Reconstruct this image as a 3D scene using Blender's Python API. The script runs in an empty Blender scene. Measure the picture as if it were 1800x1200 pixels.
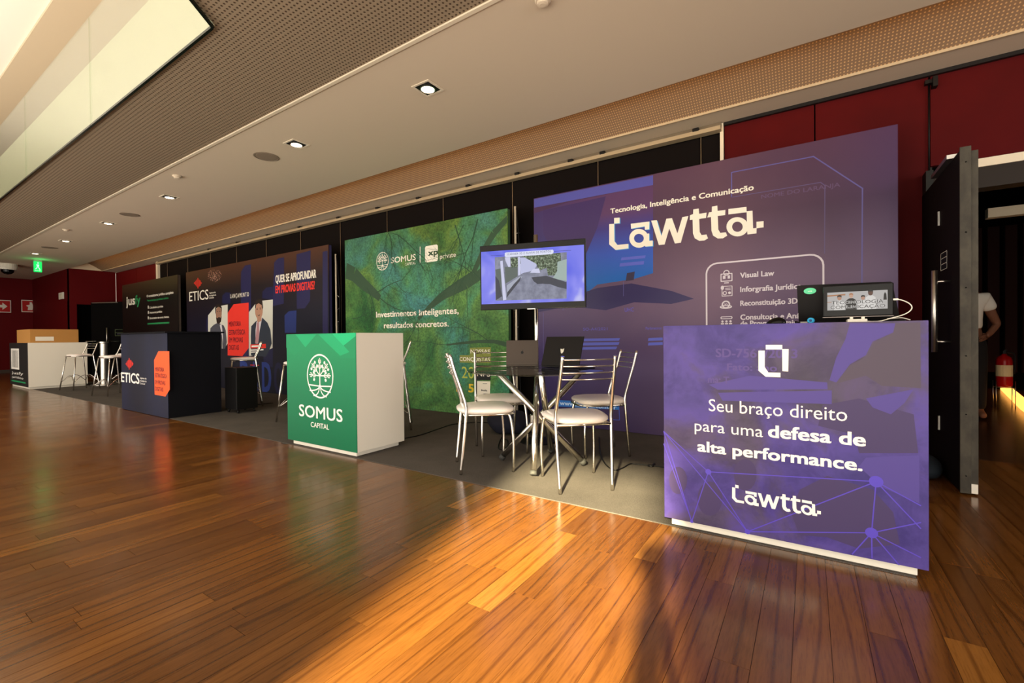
import bpy, bmesh, math, random
from mathutils import Vector, Matrix
random.seed(7)
C = bpy.context.scene.collection
PI = math.pi
# ------------------------------------------------------------------ camera
F = 795.2
YAW, PITCH, ROLL = map(math.radians, (33.25, -0.5, -0.55))
_f = Vector((-math.sin(YAW), math.cos(YAW), 0)); _r = Vector((math.cos(YAW), math.sin(YAW), 0)); _u = Vector((0, 0, 1))
FW = _f*math.cos(PITCH) + _u*math.sin(PITCH); _u2 = _u*math.cos(PITCH) - _f*math.sin(PITCH)
RT = _r*math.cos(ROLL) + _u2*math.sin(ROLL); UP = _u2*math.cos(ROLL) - _r*math.sin(ROLL)
CAM = Vector((0, 0, 1.0))
cd = bpy.data.cameras.new('camera'); cam = bpy.data.objects.new('camera', cd); C.objects.link(cam)
cd.sensor_width = 36; cd.lens = F/1800*36; cd.clip_start = 0.02
M = Matrix((RT, UP, -FW)).transposed().to_4x4(); M.translation = CAM; cam.matrix_world = M
bpy.context.scene.camera = cam
# ------------------------------------------------------------------ light
sc = bpy.context.scene
vs = sc.view_settings; vs.view_transform = 'Standard'; vs.look = 'None'; vs.gamma = 1; vs.use_curve_mapping = False; vs.exposure = 0.0
w = bpy.data.worlds.new('world'); sc.world = w; w.use_nodes = True
w.node_tree.nodes['Background'].inputs[0].default_value = (1.0, .86, .68, 1); w.node_tree.nodes['Background'].inputs[1].default_value = 1.2
def lamp(name, kind, loc, energy, col, target=None, **kw):
    d = bpy.data.lights.new(name, kind); d.energy = energy; d.color = col
    for k, v in kw.items(): setattr(d, k, v)
    o = bpy.data.objects.new(name, d); C.objects.link(o); o.location = loc
    if target is not None:
        o.rotation_euler = (Vector(target)-Vector(loc)).to_track_quat('-Z', 'Y').to_euler()
    return o
SE = math.radians(24)
sd = Vector((-.262*math.cos(SE), .965*math.cos(SE), -math.sin(SE)))
lamp('sun', 'SUN', (1, -4, 3), 46, (1, .85, .50), Vector((1, -4, 3))+sd, angle=math.radians(2.2))
lamp('window_light', 'AREA', (-6, -4.0, 2.8), 600, (1, .95, .87), (-6, 2.0, 3.0), shape='RECTANGLE', size=20, size_y=5)
lamp('upper_ceiling_fill', 'AREA', (-7, -0.8, 3.4), 215, (1, .93, .82), (-7, -0.3, 6), shape='RECTANGLE', size=14, size_y=1.0)  # unseen lamp added to brighten the upper ceiling
lamp('ceiling_fill', 'AREA', (-5, -2.2, .15), 760, (1, .92, .80), (-5, 0.2, 3), shape='RECTANGLE', size=18, size_y=2.4)  # unseen upward lamp added behind the viewpoint to brighten the plaster ceiling
lamp('side_fill', 'AREA', (5.8, .2, 2.0), 270, (1, .94, .86), (-3, 1.4, 1.2), shape='RECTANGLE', size=3.5, size_y=2.6)  # unseen lamp added from the right to brighten the white counter side

# ------------------------------------------------------------------ helpers
def ray(x, y): return FW + RT*((x-900)/F) - UP*((y-600)/F)
def onz(x, y, z=0):
    d = ray(x, y); return CAM + d*((z-CAM.z)/d.z)
def ony(x, y, Y):
    d = ray(x, y); return CAM + d*(Y/d.y)
def onx(x, y, X):
    d = ray(x, y); return CAM + d*(X/d.x)
MATS = {}
def mat(name, col, rough=.5, metal=0, spec=.25, emit=0, coat=0, alpha=None):
    if name in MATS: return MATS[name]
    m = bpy.data.materials.new(name); m.use_nodes = True; b = m.node_tree.nodes['Principled BSDF']
    b.inputs['Base Color'].default_value = (*col, 1); b.inputs['Roughness'].default_value = rough
    b.inputs['Metallic'].default_value = metal; b.inputs['Specular IOR Level'].default_value = spec
    if coat: b.inputs['Coat Weight'].default_value = coat; b.inputs['Coat Roughness'].default_value = .08
    if emit: b.inputs['Emission Color'].default_value = (*col, 1); b.inputs['Emission Strength'].default_value = emit
    MATS[name] = m; return m
def srgb(r, g, b): return tuple(((c/255)/12.92 if c/255 <= .04045 else ((c/255+.055)/1.055)**2.4) for c in (r, g, b))
class NT:
    """small node builder"""
    def __init__(s, m): s.m = m; s.t = m.node_tree; s.b = s.t.nodes['Principled BSDF']
    def n(s, typ, **kw):
        nd = s.t.nodes.new(typ)
        for k, v in kw.items():
            if k.startswith('_'): setattr(nd, k[1:], v)
            else: nd.inputs[k.replace('__', ' ')].default_value = v
        return nd
    def l(s, a, b): s.t.links.new(a, b)
    def ramp(s, fac, stops):
        r = s.n('ShaderNodeValToRGB'); e = r.color_ramp.elements
        while len(e) < len(stops): e.new(.5)
        for el, (p, c) in zip(e, stops): el.position = p; el.color = (*c, 1)
        s.l(fac, r.inputs[0]); return r.outputs[0]
    def mix(s, fac, a, b, mode='MIX'):
        x = s.n('ShaderNodeMix', _data_type='RGBA', _blend_type=mode)
        for sock, v in ((x.inputs[0], fac), (x.inputs[6], a), (x.inputs[7], b)):
            if isinstance(v, bpy.types.NodeSocket): s.l(v, sock)
            elif isinstance(v, (int, float)): sock.default_value = v
            else: sock.default_value = (*v, 1)
        return x.outputs[2]
    def pos(s, scale=(1, 1, 1), loc=(0, 0, 0)):
        g = s.n('ShaderNodeNewGeometry'); mp = s.n('ShaderNodeMapping'); s.l(g.outputs['Position'], mp.inputs[0])
        mp.inputs['Scale'].default_value = scale; mp.inputs['Location'].default_value = loc; return mp.outputs[0]
    def noise(s, vec, scale, detail=4, rough=.55, dist=0):
        nz = s.n('ShaderNodeTexNoise', Scale=scale, Detail=detail, Roughness=rough, Distortion=dist); s.l(vec, nz.inputs['Vector']); return nz.outputs[0]
    def bump(s, h, strength=.2, dist=.01):
        b = s.n('ShaderNodeBump', Strength=strength, Distance=dist); s.l(h, b.inputs['Height']); s.l(b.outputs[0], s.b.inputs['Normal'])
def bm_box(bm, x0, y0, z0, x1, y1, z1, bev=0):
    ret = bmesh.ops.create_cube(bm, size=1.0); vs_ = ret['verts']
    for v in vs_: v.co = Vector(((x0+x1)/2+v.co.x*(x1-x0), (y0+y1)/2+v.co.y*(y1-y0), (z0+z1)/2+v.co.z*(z1-z0)))
    if bev:
        es = list({e for v in vs_ for e in v.link_edges})
        bmesh.ops.bevel(bm, geom=es, offset=bev, segments=2, affect='EDGES', profile=.6)
def frames(pts):
    pts = [Vector(p) for p in pts]; out = []
    n = None
    for i, p in enumerate(pts):
        t = (pts[min(i+1, len(pts)-1)]-pts[max(i-1, 0)]).normalized()
        if n is None:
            n = t.orthogonal().normalized()
        n = (n - t*n.dot(t)).normalized(); out.append((p, n, t.cross(n)))
    return out
def spline(pts, k=6):
    pts = [Vector(p) for p in pts]; P = [2*pts[0]-pts[1]]+pts+[2*pts[-1]-pts[-2]]; out = []
    for i in range(1, len(P)-2):
        for j in range(k):
            t = j/k; a, b, c, d = P[i-1], P[i], P[i+1], P[i+2]
            out.append(.5*((2*b)+(c-a)*t+(2*a-5*b+4*c-d)*t*t+(-a+3*b-3*c+d)*t**3))
    out.append(pts[-1]); return out
def bm_tube(bm, pts, r, n=10, cap=True):
    rings = []
    rr = r if isinstance(r, (list, tuple)) else [r]*len(pts)
    for (p, a, b), q in zip(frames(pts), rr):
        rings.append([bm.verts.new(p+(a*math.cos(2*PI*i/n)+b*math.sin(2*PI*i/n))*q) for i in range(n)])
    for A, B in zip(rings, rings[1:]):
        for i in range(n): f = bm.faces.new((A[i], A[(i+1) % n], B[(i+1) % n], B[i])); f.smooth = True
    if cap: bm.faces.new(rings[0][::-1]); bm.faces.new(rings[-1])
def bm_lathe(bm, prof, n=24, c=(0, 0, 0)):
    rings = []
    for r, z in prof: rings.append([bm.verts.new((c[0]+max(r, 1e-4)*math.cos(2*PI*i/n), c[1]+max(r, 1e-4)*math.sin(2*PI*i/n), c[2]+z)) for i in range(n)])
    for A, B in zip(rings, rings[1:]):
        for i in range(n): f = bm.faces.new((A[i], A[(i+1) % n], B[(i+1) % n], B[i])); f.smooth = len(prof) > 6
    bm.faces.new(rings[0][::-1]); bm.faces.new(rings[-1])
def obj(name, bm, m, parent=None, **props):
    me = bpy.data.meshes.new(name)
    bmesh.ops.recalc_face_normals(bm, faces=bm.faces)
    bm.to_mesh(me); bm.free(); o = bpy.data.objects.new(name, me); C.objects.link(o)
    for x in (m if isinstance(m, (list, tuple)) else [m]): me.materials.append(x)
    if parent: o.parent = parent
    for k, v in props.items(): o[k] = v
    return o
def box(name, a, b, m, parent=None, bev=0, **props):
    bm = bmesh.new(); bm_box(bm, *a, *b, bev=bev); return obj(name, bm, m, parent, **props)
def tube(name, pts, r, m, parent=None, n=10, **props):
    bm = bmesh.new(); bm_tube(bm, pts, r, n); return obj(name, bm, m, parent, **props)
def thing(name, label, cat, loc=(0, 0, 0), rz=0, group=None):
    o = bpy.data.objects.new(name, None); C.objects.link(o); o.location = loc; o.rotation_euler = (0, 0, rz); o.empty_display_size = .1
    o['label'] = label; o['category'] = cat
    if group: o['group'] = group
    return o
def tag(o, label, cat, group=None):
    o['label'] = label; o['category'] = cat
    if group: o['group'] = group
    return o
def kids(o): return [c for c in bpy.data.objects if c.parent == o]
def dup(root, loc, rz, label):
    r = root.copy(); C.objects.link(r); r.location = loc; r.rotation_euler = (0, 0, rz); r['label'] = label
    for ch in kids(root):
        c = ch.copy(); C.objects.link(c); c.parent = r
        for g in kids(ch):
            d = g.copy(); C.objects.link(d); d.parent = c
    return r
# ---- flat print on a vertical board whose front is the plane y = Y (facing -y)
def decal(parent, name, polys, m, Y, lift=.001, **props):
    bm = bmesh.new()
    for i_, p in enumerate(polys):
        try: bm.faces.new([bm.verts.new((x, Y-lift-(i_ if i_ < 60 else 60+i_ % 7)*.00002, z)) for x, z in p])
        except ValueError: pass
    me = bpy.data.meshes.new(name); 
    for f in bm.faces:
        f.normal_update()
        if f.normal.y > 0: f.normal_flip()
    bm.to_mesh(me); bm.free(); o = bpy.data.objects.new(name, me); C.objects.link(o); me.materials.append(m)
    o.parent = parent
    for k, v in props.items(): o[k] = v
    return o
def pp(pts, Y):           # photo pixels to (x, z) on the board plane
    return [(v.x, v.z) for v in (ony(a, b, Y) for a, b in pts)]
def line(pts, wd):        # polyline as quads of width wd in board metres
    out = []
    for (a, b), (c, d) in zip(pts, pts[1:]):
        L = math.hypot(c-a, d-b) or 1; nx, nz = -(d-b)/L*wd/2, (c-a)/L*wd/2; ex, ez = (c-a)/L*wd*.4, (d-b)/L*wd*.4
        out.append([(a+nx-ex, b+nz-ez), (c+nx+ex, d+nz+ez), (c-nx+ex, d-nz+ez), (a-nx-ex, b-nz-ez)])
    return out
def ell(cx, cz, rx, rz, n=24, rot=0):
    return [(cx+rx*math.cos(t)*math.cos(rot)-rz*math.sin(t)*math.sin(rot), cz+rx*math.cos(t)*math.sin(rot)+rz*math.sin(t)*math.cos(rot)) for t in (2*PI*i/n for i in range(n))]
def ringp(o, i):          # two outlines with the same count -> quads
    n = len(o); return [[o[k], o[(k+1) % n], i[(k+1) % n], i[k]] for k in range(n)]
def rrect(x0, z0, x1, z1, r, n=5):
    out = []
    for cx, cz, a in ((x1-r, z1-r, 0), (x0+r, z1-r, 1), (x0+r, z0+r, 2), (x1-r, z0+r, 3)):
        out += [(cx+r*math.cos((a+k/n)*PI/2), cz+r*math.sin((a+k/n)*PI/2)) for k in range(n+1)]
    return out
TXT = {}
def text_polys(s, bold=0.0, space=1.0):
    key = (s, bold, space)
    if key in TXT: return TXT[key]
    cu = bpy.data.curves.new('t', 'FONT'); cu.body = s; cu.offset = bold; cu.resolution_u = 3; cu.space_character = space
    o = bpy.data.objects.new('t', cu); C.objects.link(o); dg = bpy.context.evaluated_depsgraph_get(); dg.update()
    me = bpy.data.meshes.new_from_object(o.evaluated_get(dg))
    vs_ = [(v.co.x, v.co.y) for v in me.vertices]; fs = [tuple(p.vertices) for p in me.polygons]
    bpy.data.objects.remove(o); bpy.data.curves.remove(cu); bpy.data.meshes.remove(me)
    x0 = min(v[0] for v in vs_); x1 = max(v[0] for v in vs_)
    TXT[key] = ([((x-x0)/(x1-x0), y) for x, y in vs_], fs); return TXT[key]
CAPH = .69
def text(parent, s, x0, x1, z, capz, m, Y, bold=.012, lift=.0015, shear=0, space=1.0, name='lettering', tilt=0):
    vs_, fs = text_polys(s, 0, space); k = capz/CAPH; n = len(vs_); V = []; Fc = []
    b = max(0, bold)*k*1.15; offs = [(0, 0)] if b < 1e-5 else [(-b, -b*.6), (b, -b*.6), (b, b*.6), (-b, b*.6)]
    for j, (ox, oz) in enumerate(offs):
        V += [(x0+b+x*(x1-x0-2*b)+ox+shear*y*k, Y-lift-j*.00004, z+b*.6+y*(capz-1.2*b)/CAPH+oz+tilt*x) for x, y in vs_]; Fc += [tuple(i+j*n for i in f) for f in fs]
    me = bpy.data.meshes.new(name); me.from_pydata(V, [], Fc)
    me.materials.append(m); o = bpy.data.objects.new(name, me); C.objects.link(o); o.parent = parent; return o
def ptext(parent, s, pl, pr, cap, m, Y, **kw):
    """pl, pr: photo pixels of the baseline's two ends; cap: capital height in pixels at the left end"""
    a = ony(*pl, Y); b = ony(*pr, Y); t = ony(pl[0], pl[1]-cap, Y); z = (a.z+b.z)/2
    return text(parent, s, a.x, b.x, z, t.z-a.z, m, Y, **kw)

# ------------------------------------------------------------------ materials
m_white = mat('white_laminate', srgb(226, 220, 206), .45)
m_plaster = mat('plaster', srgb(216, 201, 178), .9, spec=.2)
m_cream = mat('cream_paint', srgb(222, 212, 190), .8, spec=.2)
m_upper = mat('upper_white', srgb(232, 225, 212), .9, spec=.1)
m_trim = mat('pale_trim', srgb(226, 214, 190), .5)
m_chrome = mat('chrome', (.72, .69, .64), .16, 1)
m_steel = mat('brushed_steel', (.6, .57, .52), .32, 1)
m_black = mat('black', srgb(10, 9, 10), .5)
m_blackgl = mat('black_gloss', srgb(8, 8, 9), .18, spec=.2)
m_blackpan = mat('black_panel', srgb(17, 13, 12), .85, spec=.08)
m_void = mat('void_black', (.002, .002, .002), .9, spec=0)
m_white_print = mat('white_print', srgb(236, 233, 226), .5)
m_cream_print = mat('cream_print', srgb(236, 230, 214), .5)
m_vinyl = mat('white_vinyl', srgb(246, 236, 230), .28, coat=.3)
m_rubber = mat('rubber', srgb(60, 60, 58), .7)
m_darktrim = mat('dark_trim', srgb(30, 26, 24), .5)
def mk(name, base, **kw):
    m = mat(name, base, **kw); return m, NT(m)
# red fabric wall
m_red, t = mk('red_wall', srgb(120, 6, 8), rough=.75, spec=.15)
n_ = t.noise(t.pos(), 1.3, 3); t.l(t.ramp(n_, [(.3, srgb(64, 1, 3)), (.7, srgb(80, 3, 5))]), t.b.inputs['Base Color'])
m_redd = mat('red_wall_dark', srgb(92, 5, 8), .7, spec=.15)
# perforated ceiling
def perf(name, base, hole, sx, sy):
    m, t = mk(name, base, rough=.7, spec=.2)
    v = t.pos((1/sx, 1/sy, 0)); fr = t.n('ShaderNodeVectorMath', _operation='FRACTION'); t.l(v, fr.inputs[0])
    sb = t.n('ShaderNodeVectorMath', _operation='SUBTRACT'); t.l(fr.outputs[0], sb.inputs[0]); sb.inputs[1].default_value = (.5, .5, 0)
    ln = t.n('ShaderNodeVectorMath', _operation='LENGTH'); t.l(sb.outputs[0], ln.inputs[0])
    mr = t.n('ShaderNodeMapRange'); t.l(ln.outputs['Value'], mr.inputs[0]); mr.inputs[1].default_value = .19; mr.inputs[2].default_value = .27
    t.l(t.mix(mr.outputs[0], hole, base), t.b.inputs['Base Color']); t.bump(mr.outputs[0], .5, .004); return m
m_perf = perf('perforated_board', srgb(150, 134, 112), srgb(78, 62, 48), .032, .032)
m_perf2 = perf('perforated_cove', srgb(138, 114, 92), srgb(205, 170, 124), .024, .024)  # holes paler than the board: lit dots put into the colour
# carpet
m_carpet, t = mk('grey_carpet', srgb(96, 88, 80), rough=1, spec=.05)
n_ = t.noise(t.pos(), 420, 2); n2 = t.noise(t.pos(), 3, 3)
c_ = t.mix(.5, t.ramp(n_, [(.3, srgb(38, 35, 33)), (.7, srgb(112, 107, 102))]), t.ramp(n2, [(.3, srgb(68, 63, 58)), (.7, srgb(86, 80, 74))]))
t.l(c_, t.b.inputs['Base Color']); t.bump(n_, .6, .004)
# wood
m_wood, t = mk('oiled_wood', srgb(150, 84, 34), rough=.27, spec=.6)
oi = t.n('ShaderNodeObjectInfo'); ge = t.n('ShaderNodeNewGeometry')
ad = t.n('ShaderNodeMath', _operation='ADD'); t.l(oi.outputs['Random'], ad.inputs[0]); t.l(ge.outputs['Random Per Island'], ad.inputs[1])
fr = t.n('ShaderNodeMath', _operation='FRACT'); t.l(ad.outputs[0], fr.inputs[0]); rnd = fr.outputs[0]
cx = t.n('ShaderNodeCombineXYZ'); ml = t.n('ShaderNodeMath', _operation='MULTIPLY'); t.l(rnd, ml.inputs[0]); ml.inputs[1].default_value = 57; t.l(ml.outputs[0], cx.inputs[2])
va = t.n('ShaderNodeVectorMath', _operation='ADD'); t.l(t.pos((9, 1.1, 1)), va.inputs[0]); t.l(cx.outputs[0], va.inputs[1])
wv = t.n('ShaderNodeTexWave', _wave_type='BANDS', _bands_direction='X', Scale=.55, Distortion=14, Detail=2.5); wv.inputs['Detail Scale'].default_value = .55; t.l(va.outputs[0], wv.inputs['Vector'])
va2 = t.n('ShaderNodeVectorMath', _operation='ADD'); t.l(t.pos((70, 5, 1)), va2.inputs[0]); t.l(cx.outputs[0], va2.inputs[1])
fine = t.noise(va2.outputs[0], 2.2, 5, .65)
va3 = t.n('ShaderNodeVectorMath', _operation='ADD'); t.l(t.pos((5, 1.2, 1)), va3.inputs[0]); t.l(cx.outputs[0], va3.inputs[1])
blot = t.noise(va3.outputs[0], 1.4, 4, .6)
base = t.ramp(rnd, [(0, srgb(96, 59, 25)), (.3, srgb(103, 64, 27)), (.62, srgb(110, 69, 29)), (.95, srgb(118, 75, 31)), (1, srgb(146, 98, 42))])
g1 = t.ramp(wv.outputs[0], [(0, (.45, .38, .32)), (.09, (.85, .82, .78)), (.25, (1, 1, 1))])
g2 = t.ramp(fine, [(.32, (.62, .57, .52)), (.5, (.92, .91, .9)), (.66, (1.05, 1.04, 1.0))])
g3 = t.ramp(blot, [(.3, (.84, .80, .76)), (.7, (1.12, 1.1, 1.06))])
t.l(t.mix(.9, t.mix(.75, t.mix(.7, base, g1, 'MULTIPLY'), g2, 'MULTIPLY'), g3, 'MULTIPLY'), t.b.inputs['Base Color'])
rr_ = t.ramp(t.noise(t.pos(), 5, 3), [(.3, (.17,)*3), (.7, (.24,)*3)]); t.l(rr_, t.b.inputs['Roughness'])
m_joint = mat('joint_dark', srgb(38, 20, 10), .8)

# ------------------------------------------------------------------ setting
floor = box('floor', (-22.5, -4.2, -.2), (7, 5.2, -.014), m_joint, kind='structure')
PW = .1035
def plank_rows(xa, xb, ya, yb, seed):
    rnd_ = random.Random(seed); n = int(round((xb-xa)/PW)); out = []
    for i in range(n):
        x = xa+i*PW; y = ya - rnd_.uniform(0, 1.2)
        while y < yb:
            L = rnd_.choice((.75, .95, 1.2, 1.5)); a, b = max(y, ya), min(y+L, yb)
            if b-a > .02: out.append((x, a, b))
            y += L
    return out
unit = bmesh.new(); bm_box(unit, 0, 0, -.014, 1, 1, 0)
um = bpy.data.meshes.new('plank'); unit.to_mesh(um); unit.free(); um.materials.append(m_wood)
XS = -4.6; nearX = XS+PW*48  # 48 columns in front of the booths
def put_planks(rows):
    for x, a, b in rows:
        o = bpy.data.objects.new('plank', um); C.objects.link(o); o.parent = floor
        o.location = (x+.0007, a+.0007, random.uniform(-.0003, 0)); o.scale = (PW-.0014, b-a-.0014, 1)
put_planks(plank_rows(XS, nearX, .05, 2.44, 3))
put_planks(plank_rows(nearX, nearX+PW*16, .05, 5.0, 4))
def stuff_planks(name, regions):
    V, Fc = [], []
    for reg in regions:
        for x, a, b in plank_rows(*reg):
            k = len(V); x1 = x+PW-.0014
            V += [(x, a, 0), (x1, a, 0), (x1, b-.0014, 0), (x, b-.0014, 0), (x, a, -.014), (x1, a, -.014), (x1, b-.0014, -.014), (x, b-.0014, -.014)]
            Fc += [(k, k+1, k+2, k+3), (k, k+4, k+5, k+1), (k+1, k+5, k+6, k+2), (k+2, k+6, k+7, k+3), (k+3, k+7, k+4, k)]
    me = bpy.data.meshes.new(name); me.from_pydata(V, [], Fc); me.materials.append(m_wood)
    o = bpy.data.objects.new(name, me); C.objects.link(o); o.parent = floor; o['kind'] = 'stuff'
stuff_planks('plank', [(XS-PW*172, XS, -4.2, 2.44, 11), (XS-PW*172, -14.9, 2.44, 5.0, 15), (XS, nearX+PW*55, -4.2, .05, 12), (nearX+PW*16, nearX+PW*55, .05, 5.0, 13)])
carpet = box('carpet', (-14.9, 2.442, -.013), (nearX-.002, 4.97, .004), m_carpet, bev=.001)
tag(carpet, 'dark grey flat carpet runner under the exhibition booths', 'carpet')

# ceilings: one level at 3.13 m, perforated strip, plaster strip, cove, soffit
ZC = 3.13
ceiling = bpy.data.objects.new('ceiling', None); C.objects.link(ceiling); ceiling['kind'] = 'structure'
box('plaster_ceiling', (-22.2, 2.36, ZC), (6, 3.97, ZC+.06), m_plaster, ceiling)
bm = bmesh.new()
pl = [(-22.2, 1.482), (-3.35, 1.482), (-2.95, .9), (6, .9), (6, 2.35), (-22.2, 2.35)]
lo = [bm.verts.new((x, y, ZC)) for x, y in pl]; hi = [bm.verts.new((x, y, ZC+.018)) for x, y in pl]
bm.faces.new(lo); bm.faces.new(hi)
for i in range(6): bm.faces.new((lo[i], lo[(i+1) % 6], hi[(i+1) % 6], hi[i]))
obj('perforated_strip', bm, m_perf, ceiling)
box('trim_strip', (-22.2, 2.335, ZC-.012), (6, 2.365, ZC+.02), m_trim, ceiling)
bm = bmesh.new(); prev = None
for k in range(9):                    # concave cove board rising behind the plaster edge
    a = k/8; y = 4.68-.78*a; z = ZC+.01+.30*math.sin(a*PI/2)
    cur = [bm.verts.new((-17.9, y, z)), bm.verts.new((6, y, z))]
    if prev: f = bm.faces.new((prev[0], prev[1], cur[1], cur[0])); f.smooth = True
    prev = cur
obj('cove_board', bm, m_perf2, ceiling)
box('cove_end', (-22.2, 3.97, ZC), (-17.88, 5.1, ZC+.4), m_plaster, ceiling)
box('cove_back', (-22.2, 3.80, ZC+.06), (6, 3.84, ZC+.5), m_plaster, ceiling)
box('trim_strip', (-17.9, 4.672, ZC-.006), (6, 4.69, ZC+.03), mat('trim_dull', srgb(186, 170, 142), .7), ceiling)
box('soffit', (-17.9, 4.69, ZC), (6, 5.1, ZC+.05), m_plaster, ceiling)
for k in range(9):
    lamp('cove_light', 'AREA', (-16+k*2.5, 3.90, ZC+.10), 4.5, (1, .55, .20), (-16+k*2.5, 4.5, ZC+.26), shape='RECTANGLE', size=2.4, size_y=.05)
# upper level: fascia, upper ceiling
up = bpy.data.objects.new('ceiling', None); C.objects.link(up); up['kind'] = 'structure'
box('fascia', (-22.2, 1.482, ZC+.02), (-3.37, 1.54, ZC+.62), mat('fascia_paint', srgb(186, 178, 156), .8), up)
box('upper_ceiling_far', (-22.2, 1.71, 5.46), (6, 5.2, 5.6), mat('upper_tan', srgb(196, 178, 152), .9, spec=.1), up)
box('upper_ceiling_near', (-22.2, -4.2, 5.5), (7, 1.71, 5.6), m_upper, up)
box('upper_floor', (-22.2, 1.6, ZC+.45), (6, 5.1, ZC+.6), m_cream, up)
box('wall_upper', (-22.4, 5.0, ZC+.6), (6, 5.2, 5.6), m_cream, kind='structure')
# balustrade panes
m_glass = bpy.data.materials.new('green_glass'); m_glass.use_nodes = True; g = m_glass.node_tree; g.nodes.clear()
o_ = g.nodes.new('ShaderNodeOutputMaterial'); mx = g.nodes.new('ShaderNodeMixShader'); tr = g.nodes.new('ShaderNodeBsdfTransparent'); gl = g.nodes.new('ShaderNodeBsdfGlossy')
tr.inputs[0].default_value = (.92, .955, .91, 1); gl.inputs['Roughness'].default_value = .02; lw = g.nodes.new('ShaderNodeLayerWeight'); lw.inputs[0].default_value = .12
g.links.new(lw.outputs['Facing'], mx.inputs[0]); g.links.new(tr.outputs[0], mx.inputs[1]); g.links.new(gl.outputs[0], mx.inputs[2]); g.links.new(mx.outputs[0], o_.inputs[0])
bal = thing('glass_balustrade', 'green tinted frameless glass balustrade along the upper floor edge at top left', 'balustrade', (0, 0, 0))
xs = [-3.355, -5.86, -8.42, -10.98, -13.54, -16.1, -18.66, -21.2]
m_edge = mat('glass_edge', srgb(20, 28, 22), .2); m_edgew = mat('glass_edge_lit', srgb(214, 226, 214), .2)
for a, b in zip(xs, xs[1:]):
    p = box('glass_pane', (b+.006, 1.464, ZC-.01), (a-.006, 1.476, ZC+1.03), m_glass, bal)
    box('bottom_edge', (b+.006, 1.461, ZC-.028), (a-.006, 1.479, ZC-.01), m_edge, p)
bm = bmesh.new(); ang = math.atan2(-.18, .15); d_ = Vector((.42, -.504, 0)); nn = Vector((.504, .42, 0)).normalized()*.006
def slab(bm, p0, d, n, z0, z1):
    q = [p0-n, p0+d-n, p0+d+n, p0+n]; lo = [bm.verts.new((v.x, v.y, z0)) for v in q]; hi = [bm.verts.new((v.x, v.y, z1)) for v in q]
    bm.faces.new(lo); bm.faces.new(hi)
    for i in range(4): bm.faces.new((lo[i], lo[(i+1) % 4], hi[(i+1) % 4], hi[i]))
p0 = Vector((-3.35, 1.47, 0)); slab(bm, p0, d_*2, nn, ZC-.01, ZC+1.03); p = obj('glass_pane', bm, m_glass, bal)
bm = bmesh.new(); slab(bm, p0, d_*2, nn*1.5, ZC-.028, ZC-.01); obj('bottom_edge', bm, m_edge, p)
tube('corner_edge', [(-3.35, 1.468, ZC-.02), (-3.35, 1.468, ZC+1.03)], .006, m_edgew, bal, 6)

# back wall (y = 5)
wb = box('wall_back', (-17.95, 5.06, 0), (.86, 5.2, 3.6), m_void, kind='structure')
for a, b in ((-.7, .053), (.059, .832)):
    box('wall_panel', (a, 5.0, .12), (b-.004, 5.058, 3.10), m_red, wb, .003)
wr = box('wall_right', (.86, 5.06, 2.36), (6, 5.2, 3.6), m_void, kind='structure')
for a, b in ((.832+.008, 2.0), (2.006, 3.2), (3.206, 4.4)):
    box('wall_panel', (a, 5.0, 2.37), (b, 5.058, 3.10), m_red, wr, .003)
box('wall_panel', (2.5, 5.0, .12), (4.4, 5.058, 2.36), m_red, wr, .003)
box('wall_core', (2.5, 5.06, 0), (6, 5.2, 2.36), m_void, wr)
for a in (-17.88, -16.2): box('wall_panel', (a, 5.0, 0), (a+1.66, 5.058, 3.11), m_redd, wb, .003)
# dark panels between the red ones, hung from a rail
bx = [-.72, -.917, -2.04, -3.23, -4.43, -5.62, -6.81, -8.0, -9.2, -10.4, -11.6, -12.8, -14.0, -14.5]
for a, b in zip(bx, bx[1:]): box('wall_panel', (b+.006, 4.98, 0), (a-.006, 5.05, 3.03), m_blackpan, wb)
for x in bx[1:-1]: tube('joint_wire', [(x, 4.97, .1), (x, 4.97, 3.04)], .004, mat('wire', srgb(150, 130, 104), .5), wb, 6)
box('trim_1', (-14.5, 4.88, 3.035), (-.72, 4.97, 3.075), mat('rail_paint', srgb(168, 152, 124), .6), kind='structure')
box('trim_2', (-14.5, 4.93, 3.075), (-.72, 5.0, 3.125), mat('rail_shadow', srgb(120, 105, 84), .6), kind='structure')
box('trim_3', (-.735, 4.95, .0), (-.705, 5.0, 3.12), m_trim, kind='structure')
box('trim_4', (-14.62, 4.93, 0), (-14.5, 5.0, 3.12), m_trim, kind='structure')
for k, x in enumerate([-.95, -1.95, -2.35, -3.1, -3.9, -4.85, -5.75, -6.75, -7.9, -9.0, -10.2, -11.5]):
    o = box('rail_clip', (x-.03, 4.865, 3.07), (x+.03, 4.95, 3.10), m_black, None, .004)
    tag(o, ('first second third fourth fifth sixth seventh eighth ninth tenth eleventh last'.split()[k])+' small black clip counted from the right along the pale ceiling rail', 'clip', 'black rail clips')
box('shadow_gap_strip', (-.70, 4.97, 3.10), (4.4, 5.0, 3.13), m_darktrim, kind='structure')  # solid dark strip standing in for the shadow gap above the panels
box('trim_6', (.838, 5.0, 0), (.85, 5.2, 2.36), m_darktrim, kind='structure')
box('baseboard_back', (-.70, 4.975, 0), (.80, 5.0, .12), mat('stone_skirting', srgb(120, 104, 88), .6), kind='structure')
tube_c = thing('ceiling_bracket', 'small dark bracket at the head of the red panel joint by the door', 'bracket')
tube('joint_rod', [(.829, 4.985, 2.3), (.829, 4.985, 3.08)], .006, m_black, tube_c, 6)
bm = bmesh.new(); bm_box(bm, .80, 4.95, 3.03, .86, 4.99, 3.06); bm_box(bm, .845, 4.93, 2.99, .875, 4.99, 3.07); obj('bracket_plate', bm, m_black, tube_c)
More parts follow.
